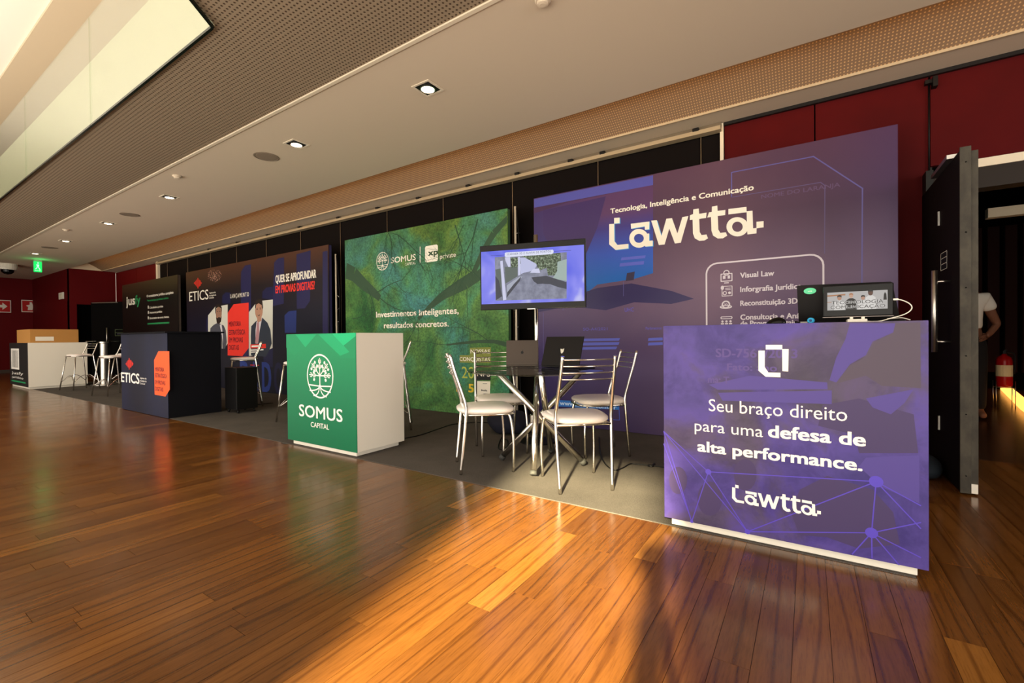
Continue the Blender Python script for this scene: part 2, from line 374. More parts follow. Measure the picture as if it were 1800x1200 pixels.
# far end walls
wl = box('wall_left', (-22.4, -4.2, 0), (-22.1, 4.0, 5.6), m_redd, kind='structure')
box('baseboard_left', (-22.1, -4.2, 0), (-22.08, 3.95, .1), mat('stone_skirting2', srgb(70, 60, 52), .6), kind='structure')
wn = box('wall_niche', (-22.1, 3.95, 0), (-17.95, 4.05, ZC), m_redd, kind='structure')
we = box('wall_end', (-18.1, 3.95, 2.1), (-17.9, 5.0, ZC), m_redd, kind='structure')
box('wall_end_pier', (-18.1, 3.95, 0), (-17.9, 4.1, 2.1), m_redd, we)
box('wall_end_back', (-18.14, 3.95, 0), (-18.05, 5.0, 2.2), m_void, we)
# unseen wall added behind the viewpoint, blocking the sun except through one tall window
wf = box('wall_front', (-22.4, -4.4, 0), (.11, -4.2, 5.6), m_cream, kind='structure')
box('wall_pier', (1.18, -4.4, 0), (7, -4.2, 5.6), m_cream, wf)
box('wall_head', (.11, -4.4, 3.55), (1.18, -4.2, 5.6), m_cream, wf)
box('wall_side', (6.0, -4.2, 0), (6.2, 5.2, 5.6), mat('wall_side_paint', srgb(120, 96, 80), .9), kind='structure')
win = box('window_1', (.08, -4.42, 3.52), (1.21, -4.38, 3.56), m_darktrim, kind='structure')

# ---- right door and the dark room beyond
door = thing('open_door', 'tall thick dark door standing open toward the floor with long steel pull handle', 'door', (.83, 5.0, 0))
def dl(x): return x-.83
bm = bmesh.new(); bm_box(bm, -.045, -1.13, .015, .002, -.02, 2.13, .003); obj('door_leaf', bm, mat('door_face', srgb(14, 5, 5), .75, spec=.1), door)
m_edge_d = mat('door_edge', srgb(78, 72, 62), .6)
t_ = NT(m_edge_d); n_ = t_.noise(t_.pos((1, 1, .6)), 12, 5); t_.l(t_.ramp(n_, [(.35, srgb(52, 48, 41)), (.6, srgb(70, 65, 55)), (.8, srgb(58, 53, 45))]), t_.b.inputs['Base Color'])
bm = bmesh.new(); bm_box(bm, -.047, -1.142, .012, .004, -1.13, 2.145, .002); obj('edge_plate', bm, m_edge_d, door)
bm = bmesh.new(); bm_box(bm, .006, -1.12, .012, .04, -.02, 2.12, .003); e2 = obj('door_backing', bm, m_edge_d, door)
bm = bmesh.new(); bm_box(bm, .006, -1.128, .012, .036, -1.12, .07, .001); obj('corner_sticker', bm, m_white, door, label='white sticker at the foot of the door edge')
for z in (2.05, 1.62, 1.28, .86, .5, .12): 
    bm = bmesh.new()
    for dx in (-.03, -.012): bm_lathe(bm, [(.004, 0), (.004, .002)], 8, (0, 0, 0))
    bmesh.ops.rotate(bm, verts=bm.verts, cent=(0, 0, 0), matrix=Matrix.Rotation(PI/2, 3, 'X'))
    for v in bm.verts: v.co += Vector((-.02, -1.142, z))
    obj('screw', bm, m_black, door)
hd = tube('pull_handle', [(-.125, -.92, .875), (-.125, -.92, 1.42)], .016, m_steel, door, 12)
for z in (.945, 1.345): tube('handle_post', [(-.125, -.92, z), (-.04, -.92, z)], .007, m_steel, hd, 8)
for z in (.36, 1.82): 
    bm = bmesh.new(); bm_box(bm, -.055, -.62, z-.05, -.045, -.60, z+.05); obj('hinge_plate', bm, m_steel, door)
bm = bmesh.new(); bm_box(bm, -.047, -.83, 1.44, -.0455, -.66, 1.56)
sg = obj('door_sign', bm, m_black, door)
bm = bmesh.new()
for z in (1.44, 1.48, 1.52, 1.558): bm_box(bm, -.0478, -.83, z, -.0472, -.66, z+.003)
for y in (-.83, -.663): bm_box(bm, -.0478, y, 1.44, -.0472, y+.003, 1.56)
obj('sign_border', bm, m_white, sg)
bm = bmesh.new(); bm_box(bm, -.08, -1.0, 2.125, -.02, -.55, 2.15); obj('door_closer', bm, m_steel, door)
box('door_1', (.79, 4.86, 0), (.835, 5.0, 2.3), mat('door_frame', srgb(20, 22, 18), .5), kind='structure')
box('trim_7', (1.02, 4.985, 2.30), (2.5, 5.0, 2.365), m_trim, kind='structure')
box('trim_8', (.85, 5.0, 2.14), (2.5, 5.15, 2.30), mat('door_head', srgb(34, 26, 20), .5), kind='structure')
# hall beyond
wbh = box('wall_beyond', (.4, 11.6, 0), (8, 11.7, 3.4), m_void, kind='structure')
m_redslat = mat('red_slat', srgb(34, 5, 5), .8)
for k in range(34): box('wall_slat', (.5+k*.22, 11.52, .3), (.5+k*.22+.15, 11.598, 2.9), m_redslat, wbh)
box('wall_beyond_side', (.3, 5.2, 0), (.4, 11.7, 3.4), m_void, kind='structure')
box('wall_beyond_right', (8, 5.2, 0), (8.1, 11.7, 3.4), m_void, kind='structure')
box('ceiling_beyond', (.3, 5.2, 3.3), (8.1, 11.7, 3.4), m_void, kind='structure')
box('floor_beyond', (.3, 5.0, -.2), (8.1, 11.7, 0), mat('dark_wood', srgb(54, 32, 18), .25), kind='structure')
m_led = mat('led_strip', (1, .42, .08), .5, emit=2.6)
s0, s1 = Vector((1.86, 11.0, 0)), Vector((2.9, 8.2, 0))
led = thing('light_strip', 'glowing orange light strip along the floor of the dark hall beyond the door', 'light strip')
for a, b, z0, z1, m in ((Vector((2.33, 8.53)), Vector((2.86, 11.4)), 0.0, .13, m_led), (Vector((1.95, 6.0)), Vector((2.33, 8.53)), 0, .13, m_led)):
    n = (b-a).normalized(); n = Vector((-n.y, n.x))*.03; bm = bmesh.new(); q = [a-n, b-n, b+n, a+n]
    lo = [bm.verts.new((v.x, v.y, z0+.002)) for v in q]; hi = [bm.verts.new((v.x, v.y, z1)) for v in q]
    bm.faces.new(lo); bm.faces.new(hi)
    for i in range(4): bm.faces.new((lo[i], lo[(i+1) % 4], hi[(i+1) % 4], hi[i]))
    obj('glowing_tube', bm, m, led)
    bm = bmesh.new(); q = [a+n, b+n, b+n*14, a+n*14]; q = [v+Vector((.0, 0)) for v in q]
ex = thing('fire_extinguisher', 'red fire extinguisher with cream label on a wire stand in the dark hall', 'fire extinguisher', onz(1765, 716, 0))
m_ered = mat('extinguisher_red', srgb(170, 14, 14), .3)
bm = bmesh.new(); bm_lathe(bm, [(.06, .28), (.075, .29), (.08, .31), (.08, .62), (.07, .67), (.03, .70), (.02, .72)], 20); obj('cylinder', bm, m_ered, ex)
bm = bmesh.new(); bm_lathe(bm, [(.0812, .42), (.0812, .57)], 20); obj('label_band', bm, mat('label_cream', srgb(225, 205, 160), .6), ex)
bm = bmesh.new(); bm_box(bm, -.015, -.015, .72, .015, .015, .76); bm_box(bm, -.015, -.06, .76, .015, .03, .775); obj('valve', bm, m_black, ex)
tube('hose', spline([(.02, 0, .74), (.09, 0, .72), (.10, 0, .6), (.095, 0, .45)], 4), .008, m_black, ex, 6)
bm = bmesh.new()
for sx in (-.09, .09):
    for sy in (-.06, .06): bm_tube(bm, [(sx, sy, .0), (sx, sy, .36)], .005, 6)
for sy in (-.06, .06): bm_tube(bm, [(-.09, sy, .27), (.09, sy, .27)], .005, 6)
obj('wire_stand', bm, m_steel, ex)
tag(box('ceiling_beam', (1.62, 6.9, 2.24), (2.9, 7.0, 2.34), m_trim), 'pale horizontal beam high in the dark hall beyond the door', 'beam')

# ------------------------------------------------------------------ ceiling fittings
m_bulb = mat('lamp_glow', (1, .80, .52), .5, emit=14)
pat = thing('downlight', '', 'downlight', (-2.706, 2.857, ZC), 0, 'square recessed downlights')
bm = bmesh.new()
for a in ((-.098, -.098, .098, -.08), (-.098, .08, .098, .098), (-.098, -.08, -.08, .08), (.08, -.08, .098, .08)): bm_box(bm, a[0], a[1], -.006, a[2], a[3], .001)
obj('frame', bm, m_cream, pat)
box('housing', (-.08, -.08, -.001), (.08, .08, .0005), m_black, pat)
bm = bmesh.new(); bm_lathe(bm, [(.062, -.001), (.066, -.012), (.056, -.014), (.054, -.004)], 24); lr = obj('lamp_ring', bm, m_steel, pat)
bm = bmesh.new(); bm_lathe(bm, [(.053, -.006), (.053, -.010), (.03, -.016)], 24); obj('bulb', bm, m_bulb, pat)
dls = [(-2.706, 2.857), (-4.66, 2.861), (-7.915, 2.85), (-10.545, 2.853), (-13.097, 2.845), (-15.516, 2.835)]
names = ['nearest, above the round glass table', 'second nearest, above the green counter', 'third nearest, between two round speakers', 'fourth along the row', 'fifth along the row, before the last', 'farthest, beside the green exit sign']
for k, (x, y) in enumerate(dls):
    L = 'lit square ceiling downlight, '+names[k]
    if k == 0: pat['label'] = L
    else: dup(pat, (x, y, ZC), 0, L)
    lamp('downlight_beam', 'SPOT', (x, y, ZC-.03), 30, (1, .78, .5), (x, y, 0), spot_size=math.radians(95), spot_blend=.7, shadow_soft_size=.05)
m_grille = mat('speaker_grille', srgb(142, 128, 110), .8)
for k, ((x, y), L) in enumerate(zip([(-5.264, 2.858), (-9.547, 2.866), (-14.324, 2.843)], ['nearest of the three, largest grey disc', 'middle one, over the dark blue counter', 'farthest, small grey disc near the exit sign'])):
    s = thing('ceiling_speaker', 'round ceiling speaker grille, '+L, 'speaker', (x, y, ZC), 0, 'round ceiling speakers')
    bm = bmesh.new(); bm_lathe(bm, [(.135, .0), (.135, -.005), (.12, -.007), (.119, -.004)], 32); obj('rim', bm, m_grille, s)
    bm = bmesh.new(); bm_lathe(bm, [(.119, -.003), (.10, -.0062), (.0, -.0065)], 32); obj('grille', bm, m_grille, s)
for k, ((x, y), L) in enumerate(zip([(-1.396, 2.52), (-6.82, 2.542), (-11.762, 2.562)], ['at the top centre edge of the picture', 'between the first speaker and the perforated strip', 'farthest, near the last downlights'])):
    s = thing('smoke_detector', 'small round white detector on the ceiling, '+L, 'detector', (x, y, ZC), 0, 'ceiling detectors')
    bm = bmesh.new(); bm_lathe(bm, [(.05, .0), (.05, -.012), (.044, -.018)], 24); obj('base', bm, m_plaster, s)
    bm = bmesh.new(); bm_lathe(bm, [(.036, -.018), (.034, -.034), (.018, -.038)], 24); obj('sensor_head', bm, m_plaster, s)
dc = thing('dome_camera', 'white dome security camera with dark lens on the far left ceiling', 'camera', (-18.2, 2.79, ZC))
bm = bmesh.new(); bm_lathe(bm, [(.19, 0), (.2, -.10), (.18, -.16)], 24); obj('housing', bm, m_white, dc)
bm = bmesh.new(); bm_lathe(bm, [(.13, -.16), (.12, -.22), (.07, -.27), (.01, -.285)], 24); obj('dome', bm, m_blackgl, dc)
xs_ = thing('exit_sign', 'green lit emergency exit sign hanging from the far ceiling', 'sign', (-16.75, 3.1, ZC))
m_green = mat('exit_green', (.01, .55, .11), .4, emit=1.0)
bm = bmesh.new(); bm_box(bm, -.02, -.075, -.31, .02, .075, -.04, .004); obj('sign_panel', bm, m_green, xs_)
bm = bmesh.new(); bm_box(bm, -.015, -.08, -.04, .015, .08, 0); obj('bracket', bm, m_steel, xs_)
m_gw = mat('exit_white', (.4, .95, .5), .4, emit=1.2)
bm = bmesh.new()
for q in ([(-.02, -.12), (.02, -.12), (.03, -.07), (-.02, -.07)], [(-.05, -.14), (.04, -.15), (.03, -.24), (-.03, -.24)], [(-.03, -.24), (.0, -.24), (-.06, -.33), (-.09, -.32)], [(0, -.24), (.03, -.24), (.08, -.33), (.04, -.33)], [(-.10, -.36), (.04, -.36), (.04, -.375), (-.10, -.375)], [(.04, -.345), (.04, -.39), (.10, -.367)]):
    bm.faces.new([bm.verts.new((.0205, y*.6, z*.72-.01)) for y, z in q])
obj('running_figure', bm, m_gw, xs_)
lamp('exit_glow', 'POINT', (-16.5, 3.1, ZC-.15), 1.6, (.05, 1, .25), shadow_soft_size=.1)

# signs and switches on the far walls
m_signred = mat('sign_red', srgb(176, 24, 20), .5)
for k, (px, lab) in enumerate(((53, 'red and white fire equipment sign with a white symbol on far wall'), (3, 'red and white direction sign cut by the left picture edge'))):
    c = onx(px, 538, -22.08); s = thing('wall_sign', lab, 'sign', c, 0, None)
    bm = bmesh.new(); bm_box(bm, 0, -.33, -.24, .012, .33, .24, .003); obj('plate', bm, m_white, s)
    bm = bmesh.new(); bm_box(bm, .012, -.30, -.21, .014, .30, .21); obj('red_field', bm, m_signred, s)
    bm = bmesh.new()
    if k: bm.faces.new([bm.verts.new((.0145, y, z)) for y, z in ((-.18, -.05), (.02, -.05), (.02, -.14), (.2, 0), (.02, .14), (.02, .05), (-.18, .05))])
    else:
        bm.faces.new([bm.verts.new((.0145, y, z)) for y, z in ((-.10, -.16), (.08, -.16), (.12, .0), (.06, .16), (-.02, .16), (-.02, .06), (-.16, .02), (-.08, -.04))])
    obj('symbol', bm, m_white, s); s.scale = (1, .62, .85)
for px, py, lab in ((109, 520, 'white square box high on the far red wall'), (112, 594, 'white switch plate low on the red wall behind the white counter')):
    c = onx(px, py, -17.9); c = Vector((-17.88, min(c.y, 4.05) if py < 560 else c.y, c.z)) if False else ony(px, py, 3.94)
    s = thing('wall_plate', lab, 'switch', c); bm = bmesh.new(); bm_box(bm, -.22, -.03, -.10, .22, .0, .10, .008); obj('plate', bm, m_white, s)
    bm = bmesh.new(); bm_box(bm, -.13, -.036, -.06, .13, -.03, .06, .002); obj('cover', bm, m_cream, s)
# far open black door of the niche
fd = thing('far_door', 'black door leaf standing open behind the bar stools at far left', 'door', (-17.80, 4.42, 0), math.radians(27))
bm = bmesh.new(); bm_box(bm, .02, -.06, .01, 1.2, 0, 2.16, .003); obj('door_leaf', bm, mat('far_door_black', srgb(9, 7, 7), .7, spec=.08), fd)
tube('pull_handle', [(.62, -.14, .82), (.62, -.14, 1.4)], .02, m_steel, fd, 10)
bm = bmesh.new(); bm_box(bm, .05, -.065, 2.13, .9, -.06, 2.155); obj('top_rail', bm, m_steel, fd)
bm = bmesh.new()
for z in (1.16, 1.25, 1.34): bm_box(bm, .80, -.064, z, 1.12, -.06, z+.012)
for x in (.80, 1.108): bm_box(bm, x, -.064, 1.16, x+.012, -.06, 1.352)
obj('sign_border', bm, mat('dull_green', srgb(90, 100, 70), .6), fd)

# ------------------------------------------------------------------ counters
def counter(label, x0, x1, y0, y1, z0, z1, mface, mbody, plinth=None, lid=None):
    c = thing('counter', label, 'counter', ((x0+x1)/2, y0, 0)); ox, oy = (x0+x1)/2, y0
    P = lambda a, b: ((a[0]-ox, a[1]-oy, a[2]), (b[0]-ox, b[1]-oy, b[2]))
    a, b = P((x0, y0+.006, z0), (x1, y1, z1)); box('body', a, b, mbody, c, .002)
    a, b = P((x0, y0, z0), (x1, y0+.0058, z1)); box('front_panel', a, b, mface, c, .001)
    if plinth: a, b = P((x0+plinth, y0+.03, 0), (x1-plinth, y1-.03, z0)); a = (a[0], a[1], .0045); box('plinth', a, b, m_white, c, .002)
    if lid: a, b = P((x0-lid, y0-lid, z1), (x1+lid, y1+lid, z1+.02)); box('countertop', a, b, mbody, c, .002)
    pr = bpy.data.objects.new('print', None)
    return c
def reparent(c, objs):     # prints are made in world coordinates; hang them on the thing
    for o in objs:
        me = o.data
        for v in me.vertices: v.co -= Vector(c.location)
        o.parent = c
class Prints:              # collects decals made for a thing that sits away from the origin
    def __init__(s, c, Y): s.c = c; s.Y = Y; s.o = []
    def d(s, name, polys, m, lift=.001, **k): o = decal(None, name, polys, m, s.Y, lift, **k); s.o.append(o); return o
    def t(s, txt, pl, pr, cap, m, **k): o = ptext(None, txt, pl, pr, cap, m, s.Y, **k); s.o.append(o); return o
    def w(s, txt, x0, x1, z, cap, m, **k): o = text(None, txt, x0, x1, z, cap, m, s.Y, **k); s.o.append(o); return o
    def done(s): reparent(s.c, s.o)

# purple printed face
m_lawf, t = mk('purple_print', srgb(86, 66, 140), rough=.42)
p_ = t.pos(); n1 = t.noise(p_, 1.6, 5, .6, .6); n2 = t.noise(p_, 5.5, 5, .65, .4)
vb = t.ramp(n1, [(.36, srgb(64, 54, 118)), (.48, srgb(76, 62, 134)), (.56, srgb(76, 64, 98)), (.68, srgb(74, 66, 82))])
v2 = t.ramp(n2, [(.38, (.66, .64, .74)), (.55, (1, 1, 1)), (.7, (1.1, 1.05, 1.15))])
t.l(t.mix(1, vb, v2, 'MULTIPLY'), t.b.inputs['Base Color'])
YL = 2.43
cL = counter('purple printed counter nearest the camera with white plinth and slogan', -.640, .402, YL, 2.94, .045, 1.053, m_lawf, mat('grey_purple_edge', srgb(120, 112, 116), .6), .03)
P = Prints(cL, YL)
m_node = mat('network_violet', srgb(84, 68, 180), .4); m_ghost = mat('ghost_violet', srgb(76, 63, 134), .45); m_gdark = mat('ghost_dark', srgb(65, 53, 92), .45)
m_gbr = mat('ghost_brown', srgb(76, 66, 82), .45)
def zp(pts, x0=1150, y0=540, s=2.5): return [(x0+a/s, y0+b/s) for a, b in pts]
def cp(pts, **k): return pp(zp(pts), YL)
# ghost photo shapes behind the slogan
P.d('print_shape', [cp([(860, 70), (1060, 70), (1050, 110), (960, 150), (930, 210), (860, 250), (800, 330), (770, 320), (800, 220), (840, 140)])], m_ghost, .0004)
P.d('print_shape', [cp([(1040, 72), (1170, 66), (1172, 355), (1000, 345), (930, 300), (800, 335), (860, 255), (935, 215), (965, 155), (1050, 112)])], m_gbr, .0003)
P.d('print_shape', [cp([(240, 340), (420, 300), (760, 330), (762, 360), (280, 362)]), cp([(280, 375), (780, 365), (780, 425), (300, 410)])], m_ghost, .0004)
P.d('print_shape', [cp([(740, 430), (900, 400), (1140, 470), (1160, 640), (900, 640), (880, 560), (720, 520)]), cp([(640, 800), (760, 740), (960, 800), (1050, 900), (1080, 1040), (900, 1060), (760, 1010), (640, 1000), (600, 900)])], m_gdark, .0004)
P.d('print_shape', [cp([(p[0], p[1]) for p in ell(245, 840, 55, 75, 20)]), cp(ell(105, 760, 40, 60, 18)), cp(ell(400, 735, 50, 70, 18))], m_gdark, .0004)
P.d('print_shape', [cp([(930, 400), (1140, 360), (1100, 420), (1040, 470), (960, 440)])], m_ghost, .0006)
P.d('print_shape', [cp([(1000, 790), (1165, 860), (1165, 650), (930, 660), (900, 700)])], m_ghost, .0005)
NODES = {'a': (238, 722), 'b': (975, 765), 'c': (410, 985), 'd': (955, 990), 'e': (165, 940), 'l1': (42, 545), 'l2': (42, 600), 'r1': (1170, 870), 'r2': (1170, 970), 'r3': (1170, 945), 'r4': (1170, 1098), 'x1': (870, 1083), 'x2': (957, 1100), 'x3': (1075, 1130), 'l3': (60, 700)}
EDG = [('l1', 'a'), ('l1', 'c'), ('l2', 'e'), ('a', 'b'), ('a', 'c'), ('a', 'e'), ('b', 'c'), ('b', 'd'), ('c', 'd'), ('b', 'r1'), ('b', 'r2'), ('d', 'r3'), ('d', 'r4'), ('d', 'x1'), ('d', 'x2'), ('d', 'x3'), ('l1', 'e')]
nd = {k: cp([v])[0] for k, v in NODES.items()}
P.d('network_lines', [q for a, b in EDG for q in line([nd[a], nd[b]], .0045)], m_node, .0009)
for k, r in (('a', .014), ('b', .024), ('c', .012), ('d', .022), ('e', .008)): P.d('network_node', [ell(*nd[k], r, r)], m_node, .0016)
P.d('emblem', [cp([(490, 165), (563, 165), (563, 185), (490, 185)]), cp([(562, 183), (591, 183), (589, 282), (563, 280)]), cp([(458, 190), (486, 190), (486, 262), (502, 286), (490, 305), (458, 278)]), cp([(490, 305), (502, 286), (555, 287), (555, 307)])], m_white_print, .0015)
P.t('Seu braço direito', zp([(240, 455)])[0], zp([(848, 500)])[0], 21, m_white_print, tilt=0, bold=.0)
P.t('para uma', zp([(178, 545)])[0], zp([(478, 566)])[0], 19, m_white_print, bold=.0)
P.t('defesa de', zp([(500, 570)])[0], zp([(930, 612)])[0], 22, m_white_print, bold=.028)
P.t('alta performance.', zp([(190, 630)])[0], zp([(915, 722)])[0], 19, m_white_print, bold=.028)
P.t('SD-7561/2013', zp([(270, 220)])[0], zp([(630, 222)])[0], 15, mat('ghost_text', srgb(84, 68, 128), .45), bold=.02, lift=.0007)
P.t('Fato: ano', zp([(320, 275)])[0], zp([(540, 283)])[0], 12, MATS['ghost_text'], bold=.02, lift=.0007)
P.t('ma: T', zp([(236, 330)])[0], zp([(330, 336)])[0], 12, MATS['ghost_text'], bold=.02, lift=.0007)
# wordmark drawn from outlines, shared by the backdrop and the counter
def wm(pts): return [(v.x, v.z) for v in (ony(1050+a/5.806, 300+b/5.806, 4.58) for a, b in pts)]
def ringz(cx, cy, ro, ri, n=28, a0=0, a1=2*PI):
    o = [(cx+ro[0]*math.cos(t), cy+ro[1]*math.sin(t)) for t in (a0+(a1-a0)*k/n for k in range(n+1))]
    i = [(cx+ri[0]*math.cos(t), cy+ri[1]*math.sin(t)) for t in (a0+(a1-a0)*k/n for k in range(n+1))]
    return [[o[k], o[k+1], i[k+1], i[k]] for k in range(n)]
WM = [[(172, 482), (228, 478), (228, 535), (172, 540)], [(122, 545), (173, 541), (175, 718), (205, 757), (186, 808), (122, 752)], [(205, 757), (318, 746), (318, 793), (186, 808)],
 [(342, 541), (532, 518), (530, 598), (485, 603), (484, 568), (345, 592)], [(485, 645), (530, 640), (530, 715), (566, 712), (566, 768), (488, 775)],
 [(550, 510), (607, 505), (655, 665), (628, 758)], [(655, 665), (705, 490), (735, 590), (687, 753), (628, 758)], [(705, 490), (762, 484), (818, 640), (792, 742), (735, 590)], [(818, 640), (868, 474), (930, 462), (852, 735), (792, 742)],
 [(980, 395), (1035, 386), (1040, 440), (1115, 428), (1110, 482), (1040, 492), (1045, 625), (1065, 657), (1114, 650), (1130, 690), (1092, 712), (1042, 716), (995, 690), (976, 640), (973, 500), (944, 504), (946, 455), (978, 442)],
 [(1170, 366), (1225, 356), (1228, 410), (1307, 400), (1305, 452), (1229, 462), (1235, 600), (1255, 634), (1312, 628), (1326, 662), (1282, 690), (1230, 692), (1182, 662), (1165, 612), (1160, 472), (1122, 478), (1140, 425), (1168, 420)],
 [(1338, 391), (1522, 369), (1524, 424), (1338, 446)], [(1524, 414), (1584, 408), (1590, 588), (1626, 584), (1624, 640), (1532, 650), (1528, 600)], [(1624, 521), (1697, 514), (1697, 578), (1624, 588)]]
WM += ringz(425, 690, (98, 96), (50, 46)) + ringz(1430, 572, (112, 98), (54, 52))
WMW = [wm(q) for q in WM]
bx0 = min(a for q in WMW for a, b in q); bx1 = max(a for q in WMW for a, b in q); bz0 = min(b for q in WMW for a, b in q); bz1 = max(b for q in WMW for a, b in q)
a, b = ony(1287, 882, YL), ony(1443, 909, YL); tz = ony(1290, 851, YL).z
P.d('wordmark', [[(a.x+(x-bx0)/(bx1-bx0)*(b.x-a.x), b.z+.0+(z-bz0)/(bz1-bz0)*(tz-b.z)) for x, z in q] for q in WMW], m_white_print, .0015)
P.done()

# tree medallion: unit drawing, radius 1 wide, 1.0 tall
def leafp(x, z, ang, L=.17, W=.075):
    d = (math.cos(ang), math.sin(ang)); n = (-d[1], d[0])
    return [(x+d[0]*L*t+n[0]*W*s, z+d[1]*L*t+n[1]*W*s) for t, s in ((0, 0), (.25, .8), (.6, .9), (1, 0), (.6, -.9), (.25, -.8))]
def medallion(lw=.06):
    q = []; q += ringp(ell(0, 0, 1, 1, 48), ell(0, 0, .93, .93, 48))
    q += [[(-.035, -.42), (.035, -.42), (.03, .1), (-.03, .1)], [(-.10, -.5), (.10, -.5), (.035, -.36), (-.035, -.36)]]
    o = (0, .02)
    for deg in (2, 42, 90, 138, 178):
        a = math.radians(deg); L = .80 if deg != 90 else .78
        e = (o[0]+L*math.cos(a), o[1]+L*math.sin(a)); q += line([o, e], .05)
        for f in (.38, .68):
            bx_, bz_ = o[0]+L*f*math.cos(a), o[1]+L*f*math.sin(a)
            for s in (-1, 1):
                b2 = a+s*.75; l2 = .20
                m2 = (bx_+l2*.6*math.cos(b2), bz_+l2*.6*math.sin(b2)); e2 = (bx_+l2*math.cos(a+s*.45), bz_+l2*math.sin(a+s*.45))
                q += line([(bx_, bz_), m2, (m2[0]+.10*math.cos(a), m2[1]+.10*math.sin(a))], .04)
                if f < .5 or deg in (42, 138): q.append(leafp(bx_+.17*math.cos(a+s*1.25), bz_+.17*math.sin(a+s*1.25), a+s*.5))
    q += line([(-.86, -.42), (0, -.45), (.86, -.42)], .055)
    for s in (-1, 1):
        for r_, z_ in ((.78, -.68), (.48, -.9)):
            pts = [(s*.04, -.45)]+[(s*r_*(1-math.cos(k/6*PI/2))*1.0+s*.04*(1-k/6), -.45+(z_+.45)*math.sin(k/6*PI/2)) for k in range(1, 7)]
            q += line(pts, .055)
    return q
MED = medallion()
# green counter
m_gf, t = mk('green_print', srgb(0, 132, 84), rough=.5)
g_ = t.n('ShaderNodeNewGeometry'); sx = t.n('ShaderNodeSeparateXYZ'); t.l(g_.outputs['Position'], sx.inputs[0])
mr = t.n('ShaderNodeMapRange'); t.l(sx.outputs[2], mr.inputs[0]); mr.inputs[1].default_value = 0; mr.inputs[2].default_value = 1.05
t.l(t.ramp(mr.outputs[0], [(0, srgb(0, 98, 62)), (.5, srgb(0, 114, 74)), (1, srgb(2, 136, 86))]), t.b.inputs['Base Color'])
YS = 2.445
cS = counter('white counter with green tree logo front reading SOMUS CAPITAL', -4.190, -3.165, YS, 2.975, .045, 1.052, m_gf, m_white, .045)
P = Prints(cS, YS)
def sp(pts): return pp([(480+a/4.615, 560+b/4.615) for a, b in pts], YS)
m_g1 = mat('green_bright', srgb(6, 176, 116), .5); m_g2 = mat('green_mid', srgb(4, 156, 102), .5); m_g0 = mat('green_soft', srgb(0, 132, 84), .5)
P.d('chevron_shape', [sp([(480, 122), (672, 113), (672, 318), (545, 318), (440, 205), (380, 127)]), sp([(108, 127), (370, 127), (265, 235), (200, 270), (175, 300), (108, 235)])], m_g0, .0005)
P.d('chevron_shape', [sp([(182, 127), (352, 127), (262, 232)]), sp([(368, 127), (470, 122), (530, 170), (620, 270), (545, 300), (430, 190)])], m_g2, .0008)
P.d('chevron_shape', [sp([(478, 122), (671, 114), (671, 140), (572, 218), (520, 165)])], m_g1, .0011)
lc = sp([(381, 466)])[0]; rz_ = abs(sp([(381, 286)])[0][1]-sp([(381, 645)])[0][1])/2; rx_ = abs(sp([(275, 466)])[0][0]-sp([(488, 466)])[0][0])/2
P.d('tree_emblem', [[(lc[0]+x*rx_, lc[1]+z*rz_) for x, z in q] for q in MED], m_white_print, .0015)
P.t('SOMUS', (480+213/4.615, 560+790/4.615), (480+565/4.615, 560+836/4.615), 20.5, m_white_print, bold=.012)
P.t('CAPITAL', (480+308/4.615, 560+878/4.615), (480+455/4.615, 560+898/4.615), 8.7, m_white_print, bold=.006)
P.done()
# dark blue counter
m_nf, t = mk('navy_print', srgb(24, 28, 56), rough=.5)
t.l(t.ramp(t.noise(t.pos((1, 1, .4)), 1.5, 3), [(.35, srgb(14, 17, 36)), (.65, srgb(20, 25, 52))]), t.b.inputs['Base Color'])
YE = 2.42
cE = counter('dark navy counter with orange panel and ETICS lettering', -8.49, -6.862, YE, 3.05, .005, 1.10, m_nf, mat('navy_side', srgb(15, 15, 20), .8, spec=.1), None, .035)
P = Prints(cE, YE)
def ep(pts): return pp([(200+a/6, 560+b/6) for a, b in pts], YE)
m_org = mat('orange_print', srgb(238, 92, 44), .5); m_dkred = mat('dark_red_print', srgb(96, 16, 30), .5); m_redp = mat('red_print', srgb(226, 52, 40), .5)
P.d('orange_panel', [ep([(472, 342), (586, 342), (592, 745), (546, 820), (432, 800), (426, 435)])], m_org, .001)
for s, y, x1 in (('MENTORIA', 553, 532), ('ESTRATÉGICA', 620, 562), ('EM PROVAS', 692, 545), ('DIGITAIS', 760, 525)):
    P.t(s, (200+440/6, 560+y/6), (200+x1/6, 560+(y+7)/6), 7.2, m_dkred, bold=.02)
P.t('ETICS', (200+80/6, 560+662/6), (200+272/6, 560+690/6), 17, m_white_print, bold=.02)
for s, y in (('Agência de', 633), ('Inteligência', 662), ('Criminal', 690)):
    P.t(s, (200+278/6, 560+y/6), (200+(346 if s != 'Criminal' else 330)/6, 560+(y+6)/6), 2.9, m_white_print, bold=.01)
def wave(cx, cy, k, f): return [f([(cx+dx*k-3.1*k, cy-h*k), (cx+dx*k+3.1*k, cy-h*k), (cx+dx*k+3.1*k, cy+h*k), (cx+dx*k-3.1*k, cy+h*k)]) for dx, h in ((-35, 8), (-25, 22), (-15, 34), (-5, 50), (5, 58), (15, 34), (25, 24), (35, 10))]
P.d('waveform_emblem', [ep([(165+dx-3.4, 475-h), (165+dx+3.4, 475-h), (165+dx+3.4, 475+h), (165+dx-3.4, 475+h)]) for dx, h in ((-34, 8), (-24, 24), (-13, 38), (-2, 60), (9, 40), (19, 36), (30, 22), (38, 8))], m_redp, .0012)
P.done()
